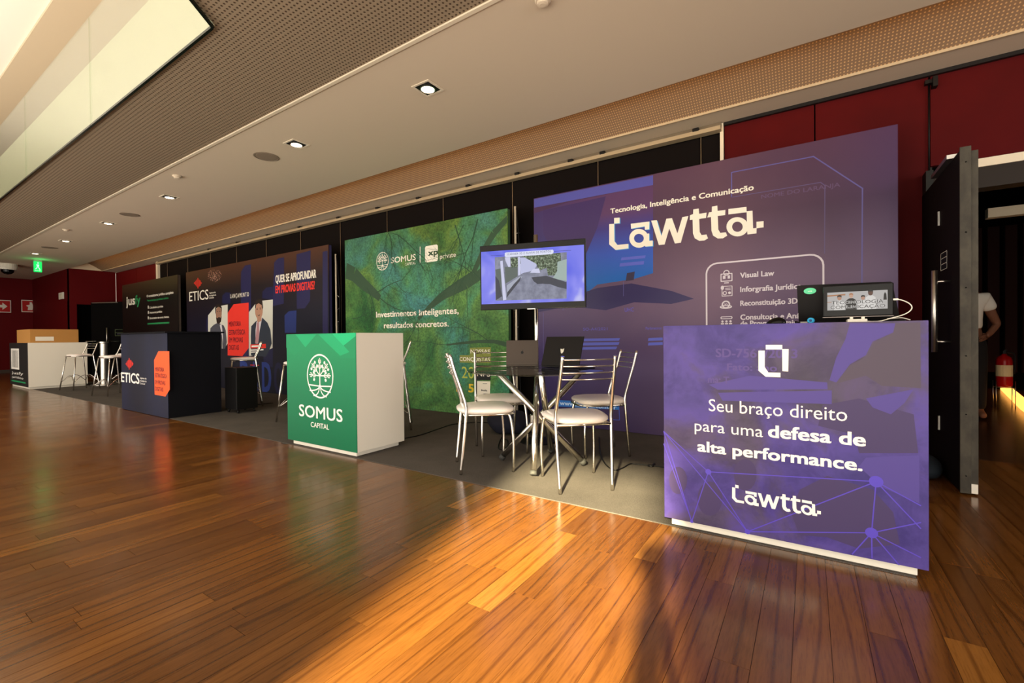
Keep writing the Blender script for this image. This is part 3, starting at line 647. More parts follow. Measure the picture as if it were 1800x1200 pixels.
# far white counter and carton
m_jf = mat('charcoal_print', srgb(36, 36, 36), .5)
cW = counter('far white sided counter with charcoal front and green stripe at left', -15.35, -13.70, 2.36, 3.30, .05, .985, m_jf, m_white, .04)
P = Prints(cW, 2.36)
P.d('label_panel', [[(-15.2, .40), (-14.45, .40), (-14.45, .86), (-15.2, .86)]], m_white_print)
P.d('label_code', [[(-15.1+k*.03, .44), (-15.085+k*.03, .44), (-15.085+k*.03, .82), (-15.1+k*.03, .82)] for k in range(18) if k % 3], m_black, .002)
P.w('jusfy', -15.15, -14.1, .29, .06, m_white_print); P.w('jurídico', -15.15, -14.1, .20, .05, m_white_print)
P.d('green_stripe', [[(-15.2, .12), (-13.9, .12), (-13.9, .15), (-15.2, .15)]], mat('green_stripe', srgb(40, 150, 96), .5))
P.done()
ct = thing('cardboard_box', 'brown cardboard carton with white label on the far white counter', 'box', (-14.3, 2.75, .985))
m_card = mat('cardboard', srgb(176, 126, 66), .8)
bm = bmesh.new(); bm_box(bm, -.62, -.34, 0, .55, .42, .29, .004); obj('carton', bm, m_card, ct)
bm = bmesh.new(); bm_box(bm, .5505, -.26, .04, .5525, .02, .13); obj('shipping_label', bm, m_white, ct)
bm = bmesh.new(); bm_box(bm, -.62, .0, .2902, .55, .06, .2915); obj('tape', bm, mat('tape', srgb(190, 150, 90), .3), ct)

# ------------------------------------------------------------------ backdrops
YB = 4.58
def backdrop(label, x0, x1, z1, mface, medge):
    b = thing('backdrop', label, 'backdrop', ((x0+x1)/2, YB, 0)); cx_ = (x0+x1)/2
    box('printed_panel', (x0-cx_, 0, .008), (x1-cx_, .012, z1), mface, b)
    box('panel_frame', (x0-cx_+.002, .0125, .008), (x1-cx_-.002, .06, z1-.002), medge, b, .002)
    for s in (x0+.5-cx_, x1-.5-cx_): box('brace', (s-.02, .06, .008), (s+.02, .34, 1.5), m_black, b)
    return b
# purple wall
m_lb, t = mk('indigo_print_light_haze', srgb(80, 60, 110), rough=.4)
p_ = t.pos(); sx = t.n('ShaderNodeSeparateXYZ'); t.l(p_, sx.inputs[0])
mr = t.n('ShaderNodeMapRange'); t.l(sx.outputs[0], mr.inputs[0]); mr.inputs[1].default_value = -2.68; mr.inputs[2].default_value = .58
h1 = t.ramp(mr.outputs[0], [(0, srgb(44, 34, 94)), (.28, srgb(70, 50, 88)), (.6, srgb(106, 82, 100)), (.85, srgb(78, 60, 92)), (1, srgb(62, 52, 104))])  # mauve middle: print colour with a light haze painted in
mz = t.n('ShaderNodeMapRange'); t.l(sx.outputs[2], mz.inputs[0]); mz.inputs[1].default_value = .1; mz.inputs[2].default_value = 2.6
h2 = t.ramp(mz.outputs[0], [(0, srgb(36, 27, 74)), (.28, srgb(56, 42, 94)), (.55, srgb(112, 92, 112)), (.8, srgb(66, 35, 46)), (1, srgb(84, 50, 62))])  # pale mid height and warm top: print plus painted light
nz_ = t.noise(p_, 1.1, 3, .5, .3); c_ = t.mix(.55, h1, h2)
t.l(t.mix(.5, c_, t.ramp(nz_, [(.35, (.72, .66, .86)), (.65, (1.15, 1.05, 1.05))]), 'MULTIPLY'), t.b.inputs['Base Color'])
bL = backdrop('large indigo and mauve backdrop with cream wordmark and list of services', -2.682, .582, 2.62, m_lb, mat('mauve_edge', srgb(96, 84, 104), .6))
P = Prints(bL, YB)
def bp(pts): return pp([(900+a/2, 200+b/2) for a, b in pts], YB)
m_blue1 = mat('print_blue', srgb(52, 62, 158), .4); m_blue2 = mat('print_cyan', srgb(22, 92, 176), .4); m_blue0 = mat('print_dark_blue', srgb(44, 38, 96), .4); m_ol = mat('outline_violet', srgb(92, 86, 148), .4)
m_ghb = mat('ghost_indigo', srgb(66, 58, 146), .4)
m_bgr, t = mk('print_blue_blend', srgb(40, 60, 160), rough=.4)
sx = t.n('ShaderNodeSeparateXYZ'); t.l(t.pos(), sx.inputs[0]); mz = t.n('ShaderNodeMapRange'); t.l(sx.outputs[2], mz.inputs[0]); mz.inputs[1].default_value = 1.25; mz.inputs[2].default_value = 2.3
mx_ = t.n('ShaderNodeMapRange'); t.l(sx.outputs[0], mx_.inputs[0]); mx_.inputs[1].default_value = -2.68; mx_.inputs[2].default_value = -2.0
cc = t.ramp(mz.outputs[0], [(0, srgb(30, 60, 130)), (.3, srgb(20, 96, 178)), (.6, srgb(46, 78, 176)), (.85, srgb(58, 48, 120)), (1, srgb(84, 52, 92))])
t.l(t.mix(mx_.outputs[0], srgb(56, 42, 96), cc), t.b.inputs['Base Color'])
P.d('blue_picture', [bp([(78, 350), (200, 310), (496, 250), (496, 560), (430, 580), (300, 600), (250, 640), (78, 640)])], m_bgr, .0004)
P.d('blue_band', [bp([(78, 300), (496, 216), (496, 250), (78, 330)])], mat('print_periwinkle', srgb(80, 80, 160), .4), .0006)
P.d('dark_shape', [bp([(110, 340), (330, 290), (300, 400), (240, 540), (180, 560), (110, 420)])], mat('print_plum', srgb(60, 40, 92), .4), .0007)
P.d('small_screen_shape', [bp([(404, 560), (432, 554), (428, 584), (400, 588)])], mat('print_slate', srgb(50, 44, 70), .4), .0009)
P.d('dark_hill', [bp([(78, 660), (200, 645), (300, 612), (420, 596), (560, 622), (640, 650), (560, 668), (430, 662), (330, 690), (200, 676), (78, 700)])], mat('print_dark_indigo', srgb(46, 38, 84), .4), .0005)
olw = .009
P.d('outline', line(bp([(772, 293), (772, 206), (1060, 150), (1232, 262), (1230, 620)]), olw), m_ol, .0008)
P.d('outline', line(bp([(772, 293), (1085, 241), (1100, 252), (1099, 490)]), olw*.7), mat('outline_dim', srgb(90, 78, 120), .4), .0008)
P.d('outline', line(bp([(180, 690), (180, 560)]), .006)+line(bp([(110, 700), (110, 860), (130, 900)]), .006)+line(bp([(392, 640), (392, 590)]), .005), m_ol, .0008)
a = pp([(1241, 600), (1449, 445)], YB); zt = (ony(1449, 445, YB).z+ony(1241, 462, YB).z)/2
o1 = rrect(a[0][0], .35, a[1][0], zt, .10); o2 = rrect(a[0][0]+.014, .364, a[1][0]-.014, zt-.014, .088)
P.d('list_frame', ringp(o1, o2), mat('print_pale', srgb(206, 198, 206), .4), .001)
P.t('Tecnologia, Inteligência e Comunicação', (1073, 375.5), (1325, 334), 8.8, m_cream_print, bold=.022)
P.d('wordmark', WMW, m_cream_print, .0018)
P.d('wordmark_glow', [[(x+(.008), z-.006) for x, z in q] for q in WMW[:6]], mat('glow_blue', srgb(60, 150, 210), .4), .0011)
mp_ = MATS['print_pale']
for s, y, x1 in (('Visual Law', 336, 1028), ('Inforgrafia Jurídica', 0, 0), ('Reconstituição 3D', 0, 0), ('Consultoria e Análise', 0, 0), ('de Provas Digitais', 0, 0)):
    pass
z_of = lambda px, py: ony(px, py, YB).z
XL = ony(1301, 486, YB).x
for s, (px0, py0), xr in (('Visual Law', (1301, 488.5), 1361), ('Inforgrafia Jurídica', (1301, 513.3), 1409), ('Reconstituição 3D', (1301, 537.5), 1402), ('Consultoria e Análise', (1301, 562), 1426), ('de Provas Digitais', (1301, 573), 1400)):
    z = z_of(px0, py0); P.w(s, XL, ony(xr, 500, YB).x, z, .048, mp_, bold=.022)
# four small pictograms of the list
def ic(cx, cy): v = ony(cx, cy, YB); return v.x, v.z
x, z = ic(1277, 486); P.d('pictogram', ringp(rrect(x-.05, z-.045, x+.05, z+.03, .006), rrect(x-.042, z-.037, x+.042, z+.022, .004))+[rrect(x-.02, z-.062, x+.02, z-.054, .002), rrect(x-.03, z-.02, x-.008, z+.01, .002), rrect(x+.01, z-.02, x+.03, z+.01, .002)]+ringp(ell(x, z+.035, .026, .026), ell(x, z+.035, .018, .018)), mp_, .0015)
x, z = ic(1277, 511); P.d('pictogram', ringp(rrect(x-.04, z-.05, x+.05, z+.045, .004), rrect(x-.034, z-.044, x+.044, z+.039, .003))+ringp(ell(x-.014, z-.02, .018, .018), ell(x-.014, z-.02, .011, .011))+[ell(x+.026, z-.02, .012, .012), ell(x-.034, z+.03, .014, .02), rrect(x-.01, z+.02, x+.036, z+.026, .001), rrect(x-.01, z+.006, x+.036, z+.012, .001)], mp_, .0015)
x, z = ic(1276, 535); P.d('pictogram', ringp(ell(x, z, .036, .036), ell(x, z, .024, .024))+ringp(ell(x, z-.022, .052, .018), ell(x, z-.020, .040, .009)), mp_, .0015); P.w('3D', x-.014, x+.016, z-.008, .016, mp_)
x, z = ic(1277, 559); P.d('pictogram', ringp(rrect(x-.05, z-.008, x+.05, z+.016, .01), rrect(x-.043, z-.002, x+.043, z+.010, .006))+[ell(x+dx, z-.03, .010, .010) for dx in (-.034, 0, .034)]+[rrect(x+dx-.014, z-.058, x+dx+.014, z-.044, .006) for dx in (-.034, 0, .034)], mp_, .0015)
m_gt = mat('ghost_letters', srgb(92, 70, 104), .4)
P.t('NOME DO LARANJA', (1338, 350), (1477, 327), 7, m_gt, bold=.01)
m_gt2 = mat('ghost_letters_blue', srgb(88, 80, 170), .4)
P.t('SO-A4/2021', (1025, 582), (1068, 579), 5, m_gt2); P.t('UHC', (1098, 548), (1114, 547), 7, m_gt2); P.t('Parâmetros', (1135, 580), (1163, 578), 5, m_gt2)
P.d('pale_bars', [bp(q) for q in ([(250, 790), (380, 788), (376, 797), (246, 799)], [(245, 804), (378, 802), (374, 812), (241, 814)], [(240, 820), (370, 818), (366, 827), (236, 829)], [(480, 788), (530, 786), (530, 796), (478, 798)], [(480, 804), (530, 802), (530, 812), (478, 814)], [(385, 505), (470, 497), (468, 507), (383, 515)], [(380, 525), (465, 517), (463, 529), (378, 537)])], mat('bar_blue', srgb(84, 92, 190), .4), .0007)
P.d('glow_band', [pp([(982, 703), (1088, 708), (1088, 720), (982, 714)], YB)], mat('url_blue', srgb(40, 110, 196), .4), .0009)
P.t('www.lawtta.com.br', (984, 712.5), (1084, 718.5), 7.5, mat('url_white', srgb(190, 215, 240), .4), bold=.02)
P.d('outline', line(pp([(1088, 712), (1089, 738), (1010, 733)], YB), .006), mat('url_line', srgb(60, 90, 200), .4), .0008)
P.done()

# green tree canopy wall
m_sb, t = mk('canopy_print_cove_wash', srgb(60, 120, 70), rough=.5)
p_ = t.pos(); big = t.noise(p_, 1.2, 3, .55, .5); leaf = t.noise(p_, 34, 6, .8); mid = t.noise(p_, 3.2, 5, .65, .4)
c1 = t.ramp(big, [(.34, srgb(40, 92, 46)), (.46, srgb(84, 122, 58)), (.55, srgb(62, 122, 90)), (.66, srgb(62, 122, 122))])
c2 = t.ramp(mid, [(.36, (.66, .70, .62)), (.5, (1, 1, 1)), (.66, (1.3, 1.28, 1.2))])
c3 = t.ramp(leaf, [(.38, (.38, .45, .4)), (.5, (.95, .97, .95)), (.64, (1.5, 1.45, 1.35))])
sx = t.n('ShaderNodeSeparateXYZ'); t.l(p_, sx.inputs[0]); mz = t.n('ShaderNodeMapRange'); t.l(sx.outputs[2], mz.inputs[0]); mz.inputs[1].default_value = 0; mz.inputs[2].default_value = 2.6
c4 = t.ramp(mz.outputs[0], [(0, (.75, .95, .95)), (.55, (.9, 1, .95)), (.8, (1, .92, .8)), (1, (1.1, .86, .62))])  # warmer towards the top: cove light painted into the print
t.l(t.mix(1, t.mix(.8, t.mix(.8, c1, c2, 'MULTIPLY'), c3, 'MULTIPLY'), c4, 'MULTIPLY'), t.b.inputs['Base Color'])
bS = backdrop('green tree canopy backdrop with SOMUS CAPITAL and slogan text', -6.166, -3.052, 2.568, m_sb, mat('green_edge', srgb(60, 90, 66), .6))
P = Prints(bS, YB)
m_br = mat('branch_print', srgb(46, 74, 50), .5); m_br2 = mat('branch_print_dark', srgb(36, 68, 44), .5)
def limb(pts, w0, w1):
    q = []; n = len(pts)-1
    for i, (a, b) in enumerate(zip(pts, pts[1:])):
        wa = w0+(w1-w0)*i/n; wb_ = w0+(w1-w0)*(i+1)/n; L = math.hypot(b[0]-a[0], b[1]-a[1]); nx, nz = -(b[1]-a[1])/L/2, (b[0]-a[0])/L/2
        q.append([(a[0]+nx*wa, a[1]+nz*wa), (b[0]+nx*wb_, b[1]+nz*wb_), (b[0]-nx*wb_, b[1]-nz*wb_), (a[0]-nx*wa, a[1]-nz*wa)])
    return q
R9 = random.Random(5)
def twigs(p, a, L, w_, d):
    if d == 0 or L < .05: return []
    pts = [p]
    for k in range(4):
        a2 = a+R9.uniform(-.25, .25); pts.append((pts[-1][0]+L/4*math.cos(a2), pts[-1][1]+L/4*math.sin(a2))); a = a2
    q = limb(pts, w_, w_*.5)
    for k in (1, 2, 3, 4): q += twigs(pts[k], a+R9.choice((-1, 1))*R9.uniform(.3, .9), L*R9.uniform(.45, .65), w_*.5, d-1)
    return q
def clipx(q):
    q = [[(min(max(x, -6.160), -3.058), min(max(z, .02), 2.56)) for x, z in f] for f in q]
    return [f for f in q if len({x for x, z in f}) > 1 and len({z for x, z in f}) > 1]
def somp(pts): return pp(pts, YB)
main = limb(somp([(895, 384), (868, 410), (850, 440), (832, 480), (800, 500), (772, 520), (752, 540)]), .10, .04)
main += limb(somp([(893, 470), (850, 478), (820, 500), (780, 520), (755, 540), (735, 560)]), .16, .05)
main += limb(somp([(607, 476), (622, 482), (640, 500), (655, 512), (668, 524)]), .26, .10)
main += limb(somp([(893, 606), (870, 600), (840, 600), (810, 603), (785, 606)]), .06, .02)
P.d('branches', clipx(main), m_br, .0004)
tw = []
for px, py, a, L, w_ in ((668, 524, -.6, .7, .03), (660, 515, .5, .6, .03), (645, 505, -1.1, .5, .03), (735, 560, -2.2, .5, .02), (755, 540, -2.6, .5, .02), (682, 400, -1.2, .6, .03), (684, 400, -.5, .9, .03), (684, 400, -1.9, .5, .02), (800, 395, -1.0, .7, .03), (840, 385, -1.9, .9, .035), (815, 395, -2.4, .6, .02), (820, 505, -1.4, .7, .015), (785, 606, 2.9, .6, .015), (860, 600, 2.4, .8, .02), (770, 590, -1.9, .9, .012), (830, 480, 2.3, .6, .02), (620, 560, .3, .4, .02)):
    v = ony(px, py, YB); tw += twigs((v.x, v.z), a, L, w_*.55, 4)
P.d('twigs', clipx(tw), m_br2, .0006)
v0, v1 = ony(661.8, 459, YB), ony(683.2, 459, YB); za, zb = ony(672, 443, YB).z, ony(672, 475, YB).z
P.d('tree_emblem', [[((v0.x+v1.x)/2+x*(v1.x-v0.x)/2, (za+zb)/2+z*(za-zb)/2) for x, z in q] for q in MED], m_cream_print, .0012)
P.t('SOMUS', (687.5, 462), (731, 457.5), 10.2, m_cream_print, bold=.012)
P.t('CAPITAL', (712, 466.5), (731, 464.3), 4.6, m_cream_print, bold=0)
P.d('divider', line(somp([(738.5, 434), (738.5, 462)]), .012), m_cream_print, .0012)
q0 = somp([(747.3, 447), (769.8, 444)]); zt = (ony(747.3, 432.5, YB).z+ony(769.8, 429.5, YB).z)/2; zb = (ony(747.3, 461.5, YB).z+ony(769.8, 458.5, YB).z)/2
P.d('square_emblem', [rrect(q0[0][0], zb, q0[1][0], zt, .03)], m_cream_print, .0012)
m_pg = mat('emblem_green', srgb(52, 74, 48), .5); hx = (q0[1][0]-q0[0][0])
P.w('xp', q0[0][0]+hx*.24, q0[1][0]+hx*.02, zb+.085, .085, m_pg, bold=.035, lift=.002)
P.t('private', (773.5, 454.5), (801.5, 451.5), 8.3, m_cream_print, bold=.004)
P.t('Investimentos inteligentes,', (661.2, 558), (806.5, 551), 10.2, m_cream_print, bold=.022)
P.t('resultados concretos.', (675, 577), (789, 573.5), 10, m_cream_print, bold=.022)
m_olive = mat('olive_box', srgb(128, 136, 60), .5); m_yel = mat('yellow_print', srgb(214, 186, 40), .5); m_lime = mat('lime_print', srgb(176, 186, 70), .5)
P.d('olive_box', [somp([(826, 611), (863, 610), (863, 624), (826, 624)]), somp([(808, 624), (863, 624), (863, 638), (808, 637)])], m_olive, .0008)
P.t('NOSSAS', (827.3, 621), (861.5, 621), 7, m_cream_print, bold=.01); P.t('CONQUISTAS', (808, 634.5), (861.5, 635), 7, m_cream_print, bold=.01)
P.t('20', (812, 664), (833.5, 665), 20, m_lime, bold=-.004); P.t('P', (802, 688), (811, 688.5), 15, m_yel, bold=.03); P.t('5', (823.5, 689), (833, 690), 15, m_yel, bold=.03)
P.d('dark_box', [somp([(837.5, 642), (863, 642), (862.5, 668), (837.5, 667.5)])], m_black, .0009); P.t('NPS', (839, 661), (861.5, 661.5), 9, m_cream_print, bold=-.002, lift=.002)
P.d('pale_box', [somp([(838.8, 669.5), (862, 670), (861, 699), (838.8, 698)])], m_cream_print, .0009); P.t('Brasilia', (846, 687), (856.5, 687.5), 3, m_black, bold=.02, lift=.002)
P.d('small_line', line(somp([(849, 674), (856, 674)]), .006)+line(somp([(850, 692), (858, 692)]), .006), m_black, .002)
P.done()

# navy wall with portraits
m_eb, t = mk('navy_print_cove_wash', srgb(20, 20, 40), rough=.42)
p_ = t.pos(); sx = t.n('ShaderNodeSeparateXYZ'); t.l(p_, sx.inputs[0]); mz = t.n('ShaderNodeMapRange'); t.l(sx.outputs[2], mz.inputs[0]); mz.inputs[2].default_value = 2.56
t.l(t.ramp(mz.outputs[0], [(0, srgb(12, 14, 32)), (.55, srgb(13, 15, 34)), (.8, srgb(30, 20, 24)), (1, srgb(80, 48, 30))]), t.b.inputs['Base Color'])  # brown top is the cove's warm wash painted over the navy
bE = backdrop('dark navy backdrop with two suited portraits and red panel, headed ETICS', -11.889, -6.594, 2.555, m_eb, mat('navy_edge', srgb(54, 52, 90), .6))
P = Prints(bE, YB)
def q6(pts): return pp([(300+a/4.2857, 440+b/4.2857) for a, b in pts], YB)
m_s1 = mat('stripe_indigo', srgb(36, 34, 76), .42); m_s2 = mat('stripe_blue', srgb(34, 50, 112), .42); m_s3 = mat('stripe_dark', srgb(26, 27, 66), .42)
P.d('stripe', [q6(q) for q in ([(530, 800), (530, 160), (560, 115), (605, 105), (605, 800)], [(770, 360), (780, 90), (810, 60), (855, 52), (852, 400), (770, 420)], [(950, 440), (948, 30), (1055, 0), (1050, 380), (1010, 436)], [(1145, 1040), (1145, 10), (1182, 2), (1188, 1040)])], m_s1, .0005)
P.d('stripe', [q6(q) for q in ([(860, 620), (858, 490), (890, 458), (948, 452), (945, 620)],)], m_s2, .0006)
P.d('stripe', [q6(q) for q in ([(690, 360), (692, 310), (720, 280), (770, 272), (770, 370)], [(388, 400), (390, 340), (415, 315), (452, 318), (450, 400)], [(268, 620), (268, 520), (282, 490), (282, 620)], [(530, 1060), (530, 800), (610, 800), (600, 1060)], [(700, 880), (700, 790), (770, 700), (770, 880)])], m_s3, .0005)
m_dl = mat('ghost_big_letters', srgb(38, 58, 130), .42)
for s, x0, x1, y0, y1, h in (('D', 525, 592, 1036, 1040, 205), ('A', 600, 665, 1045, 1055, 215), ('D', 690, 760, 1062, 1072, 225), ('O', 780, 850, 1075, 1085, 235)):
    P.t(s, (300+x0/4.2857, 440+y0/4.2857), (300+x1/4.2857, 440+y1/4.2857), h/4.2857, m_dl if s != 'O' else m_s3, bold=.02, lift=.0009)
m_ph = mat('photo_pale', srgb(206, 206, 194), .42)
P.d('photo_field', [q6([(282, 620), (282, 490), (335, 425), (430, 408), (430, 700), (400, 740), (386, 740), (386, 620)]), q6([(590, 795), (590, 465), (640, 400), (690, 378), (770, 370), (768, 735), (640, 790)])], m_ph, .0008)
P.d('red_panel', [q6([(430, 790), (430, 470), (475, 405), (588, 393), (588, 735), (540, 796)])], m_redp, .0009)
for s, y, x1 in (('MENTORIA', 572, 530), ('ESTRATÉGICA', 635, 562), ('EM PROVAS', 693, 545), ('DIGITAIS', 750, 515)):
    P.t(s, (300+440/4.2857, 440+y/4.2857), (300+x1/4.2857, 440+(y-2)/4.2857), 8.5, m_dkred, bold=.015)
m_skin1 = mat('portrait_skin', srgb(176, 132, 108), .45); m_skin2 = mat('portrait_skin_shaded', srgb(150, 112, 92), .45); m_suit = mat('portrait_suit', srgb(44, 52, 66), .45); m_suit2 = mat('portrait_suit_grey', srgb(72, 74, 84), .45); m_hair = mat('portrait_hair', srgb(40, 30, 26), .45); m_tie = mat('portrait_tie', srgb(176, 130, 136), .45); m_shirt = mat('portrait_shirt', srgb(208, 204, 210), .45)
P.d('portrait_suit', [q6([(606, 790), (604, 640), (608, 570), (640, 535), (690, 505), (730, 545), (752, 600), (762, 700), (740, 760), (716, 800)])], m_suit, .0011)
P.d('portrait_shirt', [q6([(648, 535), (690, 505), (672, 600), (660, 700), (640, 700), (640, 600)])], m_shirt, .0013)
P.d('portrait_tie', [q6([(650, 545), (665, 540), (668, 620), (660, 698), (636, 698), (645, 620)])], m_tie, .0015)
P.d('portrait_face', [q6(ell(665, 455, 29, 62, 28))]+[q6([(650, 500), (685, 495), (684, 530), (655, 545)])], m_skin1, .0014)
P.d('portrait_hair', [q6([(636, 430), (640, 385), (662, 360), (690, 372), (697, 430), (690, 450), (686, 412), (664, 398), (646, 408), (641, 440)])], m_hair, .0017)
P.d('portrait_features', [q6(ell(652, 443, 5, 3, 10)), q6(ell(676, 441, 5, 3, 10)), q6([(648, 434), (658, 432), (658, 435), (648, 437)]), q6([(671, 431), (682, 431), (682, 434), (671, 434)]), q6([(653, 483), (664, 488), (677, 480), (666, 495)])], m_hair, .0019)
P.d('portrait_suit', [q6([(296, 620), (300, 585), (325, 560), (355, 545), (400, 565), (415, 600), (424, 690), (410, 740), (390, 740), (386, 620)])], m_suit2, .0011)
P.d('portrait_shirt', [q6([(370, 560), (384, 556), (392, 620), (396, 700), (382, 620)])], m_shirt, .0013)
P.d('portrait_face', [q6(ell(363, 475, 22, 52, 26))], m_skin2, .0014)
P.d('portrait_hair', [q6([(338, 480), (336, 430), (350, 404), (374, 404), (386, 430), (386, 470), (380, 436), (362, 424), (346, 434), (342, 470)]), q6([(342, 500), (350, 512), (364, 500), (376, 508), (385, 495), (380, 535), (365, 556), (348, 545)])], m_hair, .0017)
P.d('portrait_features', [q6(ell(354, 460, 4, 3, 10)), q6(ell(371, 459, 4, 3, 10)), q6([(356, 512), (370, 510), (370, 514), (356, 516)])], m_hair, .0019)
P.d('name_band', [q6([(602, 708), (718, 702), (718, 736), (602, 738)])], m_redp, .002)
P.d('name_line', [q6(q) for q in ([(610, 716), (686, 712), (686, 726), (610, 729)],)]+[q6(q) for q in ([(602, 746), (700, 742), (700, 752), (602, 756)], [(602, 762), (665, 760), (665, 768), (602, 770)])], m_white_print, .0022)
P.d('small_red_line', [q6([(600, 860), (665, 862), (665, 867), (600, 866)])], m_redp, .0012)
P.t('ETICS', (333, 530), (366.5, 525), 16.5, m_cream_print, bold=.004)
for s, y, x1 in (('Agência de', 516, 379), ('Inteligência', 520.5, 380), ('Criminal', 525, 376)): P.t(s, (368, y), (x1, y-1), 2.8, m_cream_print)
P.d('waveform_emblem', [q6([(205+dx-2.6, 246-h), (205+dx+2.6, 246-h), (205+dx+2.6, 246+h), (205+dx-2.6, 246+h)]) for dx, h in ((-26, 6), (-17, 16), (-8, 26), (1, 40), (10, 26), (18, 20), (26, 6))], m_redp, .0012)
P.t('LANÇAMENTO', (405, 524), (437.5, 520.5), 7, m_cream_print, space=1.5, bold=.01)
P.t('QUER SE APROFUNDAR', (484.5, 498), (556, 487), 13.5, m_cream_print, bold=.02)
P.t('EM PROVAS DIGITAIS?', (484.5, 516), (553.5, 507.5), 13.5, m_redp, bold=.02)
R8 = random.Random(3)
sp_ = []
for k in range(130):
    a_, r_ = R8.uniform(0, 2*PI), R8.random()**.7*52; x_, z_ = 330+r_*math.cos(a_)*1.1, 190+r_*math.sin(a_)*.9; c_ = q6([(x_, z_)])[0]; s_ = R8.uniform(.004, .012); sp_.append(ell(c_[0], c_[1], s_, s_, 5))
P.d('sparkle_dots', sp_, mat('sparkle', srgb(196, 150, 130), .45), .0012)
P.done()

# charcoal wall
m_jb, t = mk('charcoal_print_cove_wash', srgb(30, 26, 26), rough=.42)
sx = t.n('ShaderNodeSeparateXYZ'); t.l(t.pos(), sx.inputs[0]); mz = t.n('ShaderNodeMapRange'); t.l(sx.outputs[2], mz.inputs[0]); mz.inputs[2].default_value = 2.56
t.l(t.ramp(mz.outputs[0], [(0, srgb(18, 16, 16)), (.8, srgb(22, 18, 16)), (1, srgb(70, 48, 32))]), t.b.inputs['Base Color'])  # top browned to paint in the warm light of the cove
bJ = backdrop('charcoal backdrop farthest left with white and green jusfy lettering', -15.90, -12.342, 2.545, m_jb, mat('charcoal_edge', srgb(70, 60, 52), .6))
P = Prints(bJ, YB)
m_jg = mat('jusfy_green', srgb(44, 140, 84), .45)
P.t('jus', (222, 537), (237.5, 535), 16, m_cream_print, bold=.03); P.t('fy', (237.5, 535), (247, 534), 16, m_jg, bold=.03)
P.t('O ecossistema jurídico completo', (258, 521.5), (305, 517), 4.4, m_cream_print, bold=.02); P.t('Ferramentas jurídicas online', (259, 529), (296, 526), 3.6, m_jg, bold=.02)
for s, y, x1 in (('Calculadora jurídica', 541.5, 287), ('Assistente jurídico', 550.5, 285), ('Gerenciador de novos clientes', 560, 297)):
    P.t(s, (263, y), (x1, y-.8), 3.6, m_cream_print, bold=.02); P.d('bullet', [ell(*pp([(260.8, y-1.7)], YB)[0], .03, .045, 10)], m_cream_print)
P.d('green_line', line(pp([(260, 569), (297, 567)], YB), .04), m_jg)
P.done()

# slim poles with cable ties between the backdrops
for k, (x, z, lab) in enumerate(((-3.03, 2.62, 'slim pale cable pole between the green and the purple backdrops'), (-6.60, 2.42, 'slim pale cable pole between the navy and green backdrops'), (-12.15, 2.42, 'slim pale cable pole between the charcoal and navy backdrops'))):
    s = thing('cable_pole', lab, 'pole', (x, 4.72, 0)); tube('pole', [(0, 0, .004), (0, 0, z)], .014, m_trim, s, 10)
    bm = bmesh.new(); R7 = random.Random(k)
    for j in range(9):
        zz = .4+j*(z-.5)/9+R7.uniform(-.05, .05); a_ = R7.uniform(0, 6.28); bm_tube(bm, [(0, 0, zz), (.03*math.cos(a_), .03*math.sin(a_), zz+.01), (.06*math.cos(a_), .06*math.sin(a_), zz+R7.uniform(-.02, .05))], .004, 5)
    obj('cable_tie', bm, m_steel, s, kind='stuff')
    bm = bmesh.new(); bm_lathe(bm, [(.06, .0), (.06, .012), (.02, .02), (.018, .06)], 16, (0, 0, .004)); obj('foot', bm, m_black, s)
    tube('cable', spline([(.02, .0, z-.02), (.05, .03, z*.7), (.02, .02, z*.4), (.05, .02, .1)], 5), .006, m_black, s, 6)

# ------------------------------------------------------------------ TV on stand
tvw, tvh = .93, .565
tv = thing('television', 'wide flat television showing a street scan above the glass table', 'television', (0, 0, 0))
m_bez = mat('tv_bezel', srgb(9, 8, 7), .3, spec=.2)
def tvp(n, bm, m, par=tv, **k): return obj(n, bm, m, par, **k)
bm = bmesh.new(); bm_box(bm, -tvw/2, 0, -tvh/2, tvw/2, .035, tvh/2, .004); bm_box(bm, -.25, .035, -.18, .25, .07, .12, .006); tvp('casing', bm, m_bez)
bz = .012; bt = .052
screen = []
def emat(n, c, s=1.0):
    m = mat(n, (0, 0, 0), .25, emit=0); b = m.node_tree.nodes['Principled BSDF']; b.inputs['Emission Color'].default_value = (*c, 1); b.inputs['Emission Strength'].default_value = s; return m
SW, SH = tvw/2-bz, tvh/2-bt
def sdec(name, polys, m, lift): # screen coords u,v in -1..1
    bm = bmesh.new()
    for p in polys:
        f = bm.faces.new([bm.verts.new((u*SW, -lift, v*SH)) for u, v in p]); f.normal_update()
    o = obj(name, bm, m, tv)
    for p in o.data.polygons: pass
    return o
m_sky, t = mk('screen_blue', (0, 0, 0), rough=.25)
tc = t.n('ShaderNodeTexCoord'); nz_ = t.noise(tc.outputs['Object'], 3.0, 2, .4, 1.2)
t.l(t.ramp(nz_, [(.35, srgb(92, 104, 240)), (.6, srgb(140, 142, 252)), (.72, srgb(214, 216, 255))]), t.b.inputs['Emission Color']); t.b.inputs['Emission Strength'].default_value = .85
sdec('screen', [[(-1, -1), (1, -1), (1, 1), (-1, 1)]], m_sky, .0006)
def su(px, py):            # zoomed photograph of the screen -> u, v
    l, r_, = 92+(px-92)*.0, 0
    u = (px-(92+ (py-340)*.02))/(1480-92)*2-1
    top = 340-(px-92)*(340-205)/(1480-92); bot = 1010-(px-105)*(1010-950)/(1500-105)
    return (u, 1-2*(py-top)/(bot-top))
S = lambda pts: [su(a, b) for a, b in pts]
m_road, t = mk('screen_road', (0, 0, 0), rough=.3)
